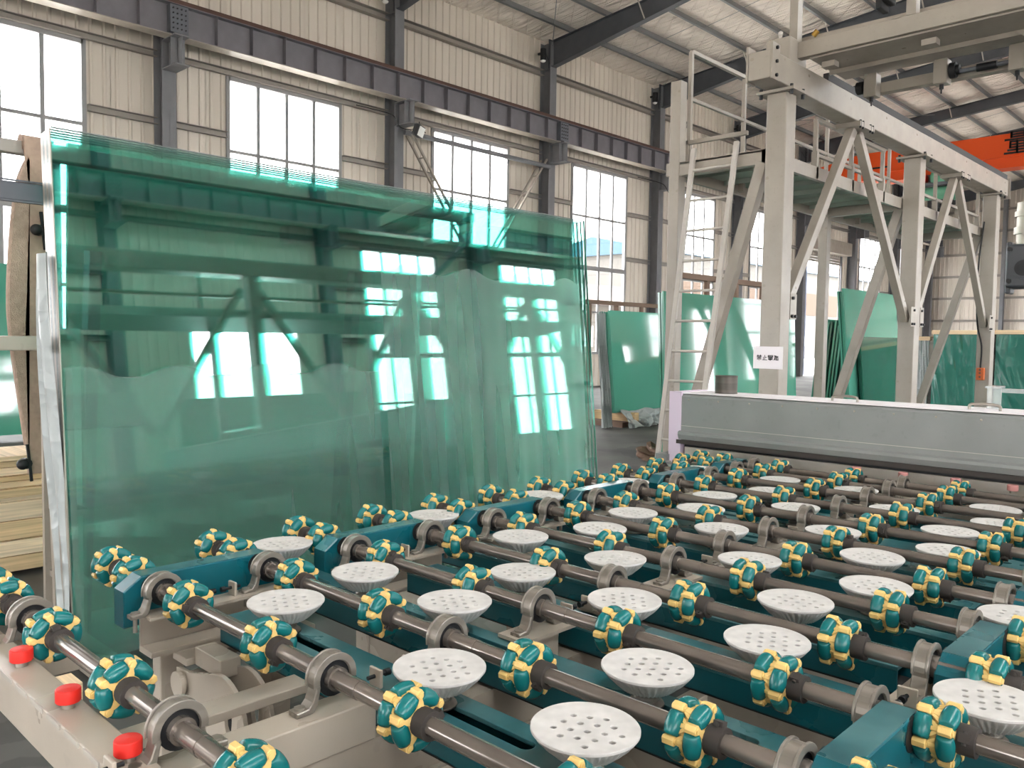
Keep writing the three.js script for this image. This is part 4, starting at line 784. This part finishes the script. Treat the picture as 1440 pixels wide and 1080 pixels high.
// timber stacked on the floor at the left edge: planks above, two crates below
{
  const X0 = -6.55, X1 = -6.05, labels = ['topmost', 'second', 'third', 'fourth', 'fifth', 'sixth', 'seventh'];
  let y = 0.5;
  for (let i = 6; i >= 0; i--) {
    const h = 0.03 + 0.012 * (i % 3), o = (i * 37 % 5) * 0.015;
    const t = thing('timber_plank', `pale sawn plank at the left edge, ${i ? labels[i] + ' from the top' : 'topmost'} of the stack`, 'plank', [-6.2, y, -0.6], 'planks stacked at the left edge');
    part(t, 'plank', bx(X0 - o, X1 + 0.04 - o, y, y + h, -2.05 - o * 2, 0.6, 0.003), M.wood[i % 4]);
    y += h + 0.0015; if (i === 4 || i === 2) y += 0.004;
  }
  const crate = (yb, h, label) => {
    const t = thing('timber_crate', label, 'crate', [-6.2, yb, -0.7]);
    const n = h > 0.2 ? 2 : 2;
    for (let i = 0; i < n; i++) part(t, 'board', bx(X1 - 0.02, X1 + 0.02, yb + i * h / n + 0.002, yb + (i + 1) * h / n - 0.002, -2.0, 0.6, 0.004), M.wood[(i + 1) % 4]);
    for (let i = 0; i < n; i++) part(t, 'end_board', bx(X0, X1 - 0.02, yb + i * h / n + 0.002, yb + (i + 1) * h / n - 0.002, -2.0, -1.97, 0.004), M.wood[(i + 2) % 4]);
    part(t, 'lid', bx(X0, X1, yb + h - 0.015, yb + h, -1.97, 0.6), M.wood[1]);
    part(t, 'back_board', bx(X0, X0 + 0.03, yb, yb + h - 0.02, -1.97, 0.6), M.wood[2]);
  };
  crate(0.25, 0.25, 'pale timber crate under the planks at the left edge');
  crate(0.04, 0.205, 'pale timber crate standing lowest at the left edge');
}
// ============================================================ GLASS PACKS FURTHER BACK
pack('teal glass sheet of the distant pack behind the tan fabric cover', 'distant sheets at the left edge', { x: -13.6, y: 0.1, h: 2.5, z0: -2.4, z1: -4.1, n: 3, mat: M.packs });
pack('teal glass sheet in the pack on blocks right of the tall stack', 'sheets of the pack right of the tall stack', { x: -9.15, y: 0.27, h: 1.88, z0: -12.3, z1: -15.6, n: 6, mat: [M.packs[2], M.packs[1]], t: 0.04 });
pack('green glass sheet in the large pack behind the ladder', 'sheets of the large pack behind the ladder', { x: -5.93, y: 0.1, h: 2.14, z0: -9.1, z1: -12.85, n: 3, gap: 0.005, mat: [M.packs[0], M.packs[2], M.packs[1]], t: 0.03, stagger: 0.006, tilt: 0.05 });
pack('narrow teal glass sheet standing edge-on left of the second gantry column', 'sheets standing edge-on behind the gantry', { x: -6.72, y: 0.02, h: 2.03, z0: -15, z1: -16.4, n: 8, mat: M.packs, t: 0.035, gap: 0.03, stagger: 0.03, dir: -1 });
pack('tall pale-topped glass sheet behind the first V brace of the gantry', 'tall sheets behind the gantry', { x: -5.42, y: 0.02, h: 2.5, z0: -13.8, z1: -16.2, n: 3, mat: [M.packs[2], M.packs[0]], t: 0.03 });
pack('lower dark green glass sheet in front of the tall pale-topped sheets', 'dark sheets before the tall sheets', { x: -5.3, y: 0.02, h: 1.7, z0: -14.1, z1: -16.2, n: 2, mat: [M.packs[3]], t: 0.03 });
function farRack(label, x, z0, z1, h) {
  const t = thing('pack_rack', label, 'rack', [x, 0, (z0 + z1) / 2]);
  part(t, 'top_bar', bx(x - 0.04, x + 0.04, h - 0.08, h, z1, z0, 0.005), M.rust);
  for (let z = z0 - 0.1; z > z1; z -= 0.85) part(t, 'upright', bx(x - 0.03, x + 0.03, 0, h - 0.08, z - 0.035, z + 0.035), M.rust);
  part(t, 'base_bar', bx(x - 0.05, x + 0.9, 0, 0.095, z1, z0), M.rust);
}
farRack('rusty steel rack behind the pack of sheets right of the tall stack', -9.95, -12.4, -16, 2.36);
farRack('rusty steel rack behind the large green pack by the ladder', -6.45, -9.9, -12.6, 2.56);
hangingFilm('loose clear film bunched at the near end of the pack right of the tall stack', -9.2, -12.0, -12.27, 0.02, 2.1, 0.04, 3, M.filmOpaque, 0.09);
hangingFilm('crumpled film lying along the foot of the pack right of the tall stack', -8.85, -12.4, -15.4, 0.02, 0.3, 0.12, 11, M.filmOpaque, 0.9);
for (const z of [-12.7, -14.2, -15.4]) { const t = thing('timber_bearer', 'timber bearer under the pack of sheets right of the tall stack', 'bearer', [-9.3, 0.1, z], 'bearers under the far pack'); part(t, 'bearer', bx(-9.9, -8.95, 0.1, 0.265, z - 0.07, z + 0.07), M.wood[3]); }
// film-wrapped crates with timber frames near the far end
function wrapped(label, x0, x1, z, h, d, mat) {
  const t = thing('wrapped_pack', label, 'glass pack', [(x0 + x1) / 2, 0, z - d / 2]);
  const pos = [], idx = [], nu = 40, nv = 30;
  part(t, 'glass_block', bx(x0, x1, 0.12, h - 0.08, z - d, z - 0.01), M.packs[3]);
  for (let j = 0; j <= nv; j++) for (let i = 0; i <= nu; i++) { const u = i / nu, v = j / nv; pos.push(x0 + u * (x1 - x0), 0.1 + v * (h - 0.18), z + 0.012 * Math.sin(u * 23 + 3 * v) * Math.sin(v * 6 + u * 11) + 0.03 * (1 - v) ** 4); }
  for (let j = 0; j < nv; j++) for (let i = 0; i < nu; i++) { const a = j * (nu + 1) + i, b = a + nu + 1; idx.push(a, a + 1, b, a + 1, b + 1, b); }
  const g = new THREE.BufferGeometry(); g.setAttribute('position', new THREE.Float32BufferAttribute(pos, 3)); g.setIndex(idx); g.computeVertexNormals();
  part(t, 'film', g, mat);
  part(t, 'top_batten', bx(x0 - 0.03, x1 + 0.03, h - 0.09, h, z - 0.06, z + 0.03, 0.004), M.wood[0]);
  part(t, 'top_board', bx(x0 - 0.03, x1 + 0.03, h - 0.02, h, z - d, z - 0.06), M.wood[1]);
  part(t, 'bottom_skid', bx(x0 - 0.03, x1 + 0.03, 0, 0.1, z - d, z + 0.02), M.wood[3]);
}
wrapped('film-wrapped pack with a timber top batten between the second and third gantry columns', -6.12, -4.98, -20, 1.92, 0.9, M.wrapTeal);
wrapped('film-wrapped pack with a timber top batten right of the third gantry column', -4.9, -2.6, -20.1, 1.93, 0.9, M.wrapTeal);
wrapped('narrow pale film-wrapped pack with a timber top left of the other wrapped packs', -6.62, -6.3, -20.3, 1.78, 0.9, M.filmOpaque);
// ============================================================ MACHINERY BEHIND THE CAMERA, SEEN MIRRORED IN THE GLASS
{
  const t = thing('washing_gantry', 'pale steel machine gantry with railings mirrored in the tall glass stack', 'gantry', [3.6, 0, -3]);
  const P = (n, g, m = M.paint) => part(t, n, g, m);
  for (const z of [-0.2, -3.4, -6.6, -9.8, -13.0]) { P('post', bx(3.5, 3.7, 0, 3.9, z - 0.1, z + 0.1, 0.01)); P('rear_post', bx(4.9, 5.02, 0, 3.4, z - 0.06, z + 0.06)); P('diagonal', bar([3.6, 3.7, z - 0.1], [3.6, 1.6, z - 1.5], 0.1, 0.1, [1, 0, 0])); P('diagonal', bar([3.6, 1.6, z - 1.6], [3.6, 3.7, z - 3.0], 0.1, 0.1, [1, 0, 0])); }
  P('top_beam', bx(3.45, 3.75, 3.9, 4.15, -14.6, 0.3, 0.01));
  P('platform', bx(3.75, 5.0, 3.3, 3.42, -14.6, 0.3), M.deck);
  for (const y of [3.9, 4.4]) P('handrail', bar([4.95, y, 0.3], [4.95, y, -14.6], 0.05, 0.05));
  for (const z of [0.2, -2, -4.2, -6.4, -8.6, -10.8, -13]) P('railing_post', bx(4.92, 4.98, 3.4, 4.4, z - 0.03, z + 0.03));
  P('fascia', bx(3.3, 3.45, 1.7, 2.15, -4.6, 0.3, 0.01));
}
pack('green glass sheet of the stack mirrored in the right half of the tall stack', 'sheets on the mirrored side of the hall', { x: 5.9, y: 0.02, h: 2.3, z0: -6.4, z1: -10.2, n: 3, mat: M.packs, dir: -1 });
scene.updateMatrixWorld(true);
renderer.render(scene, camera);
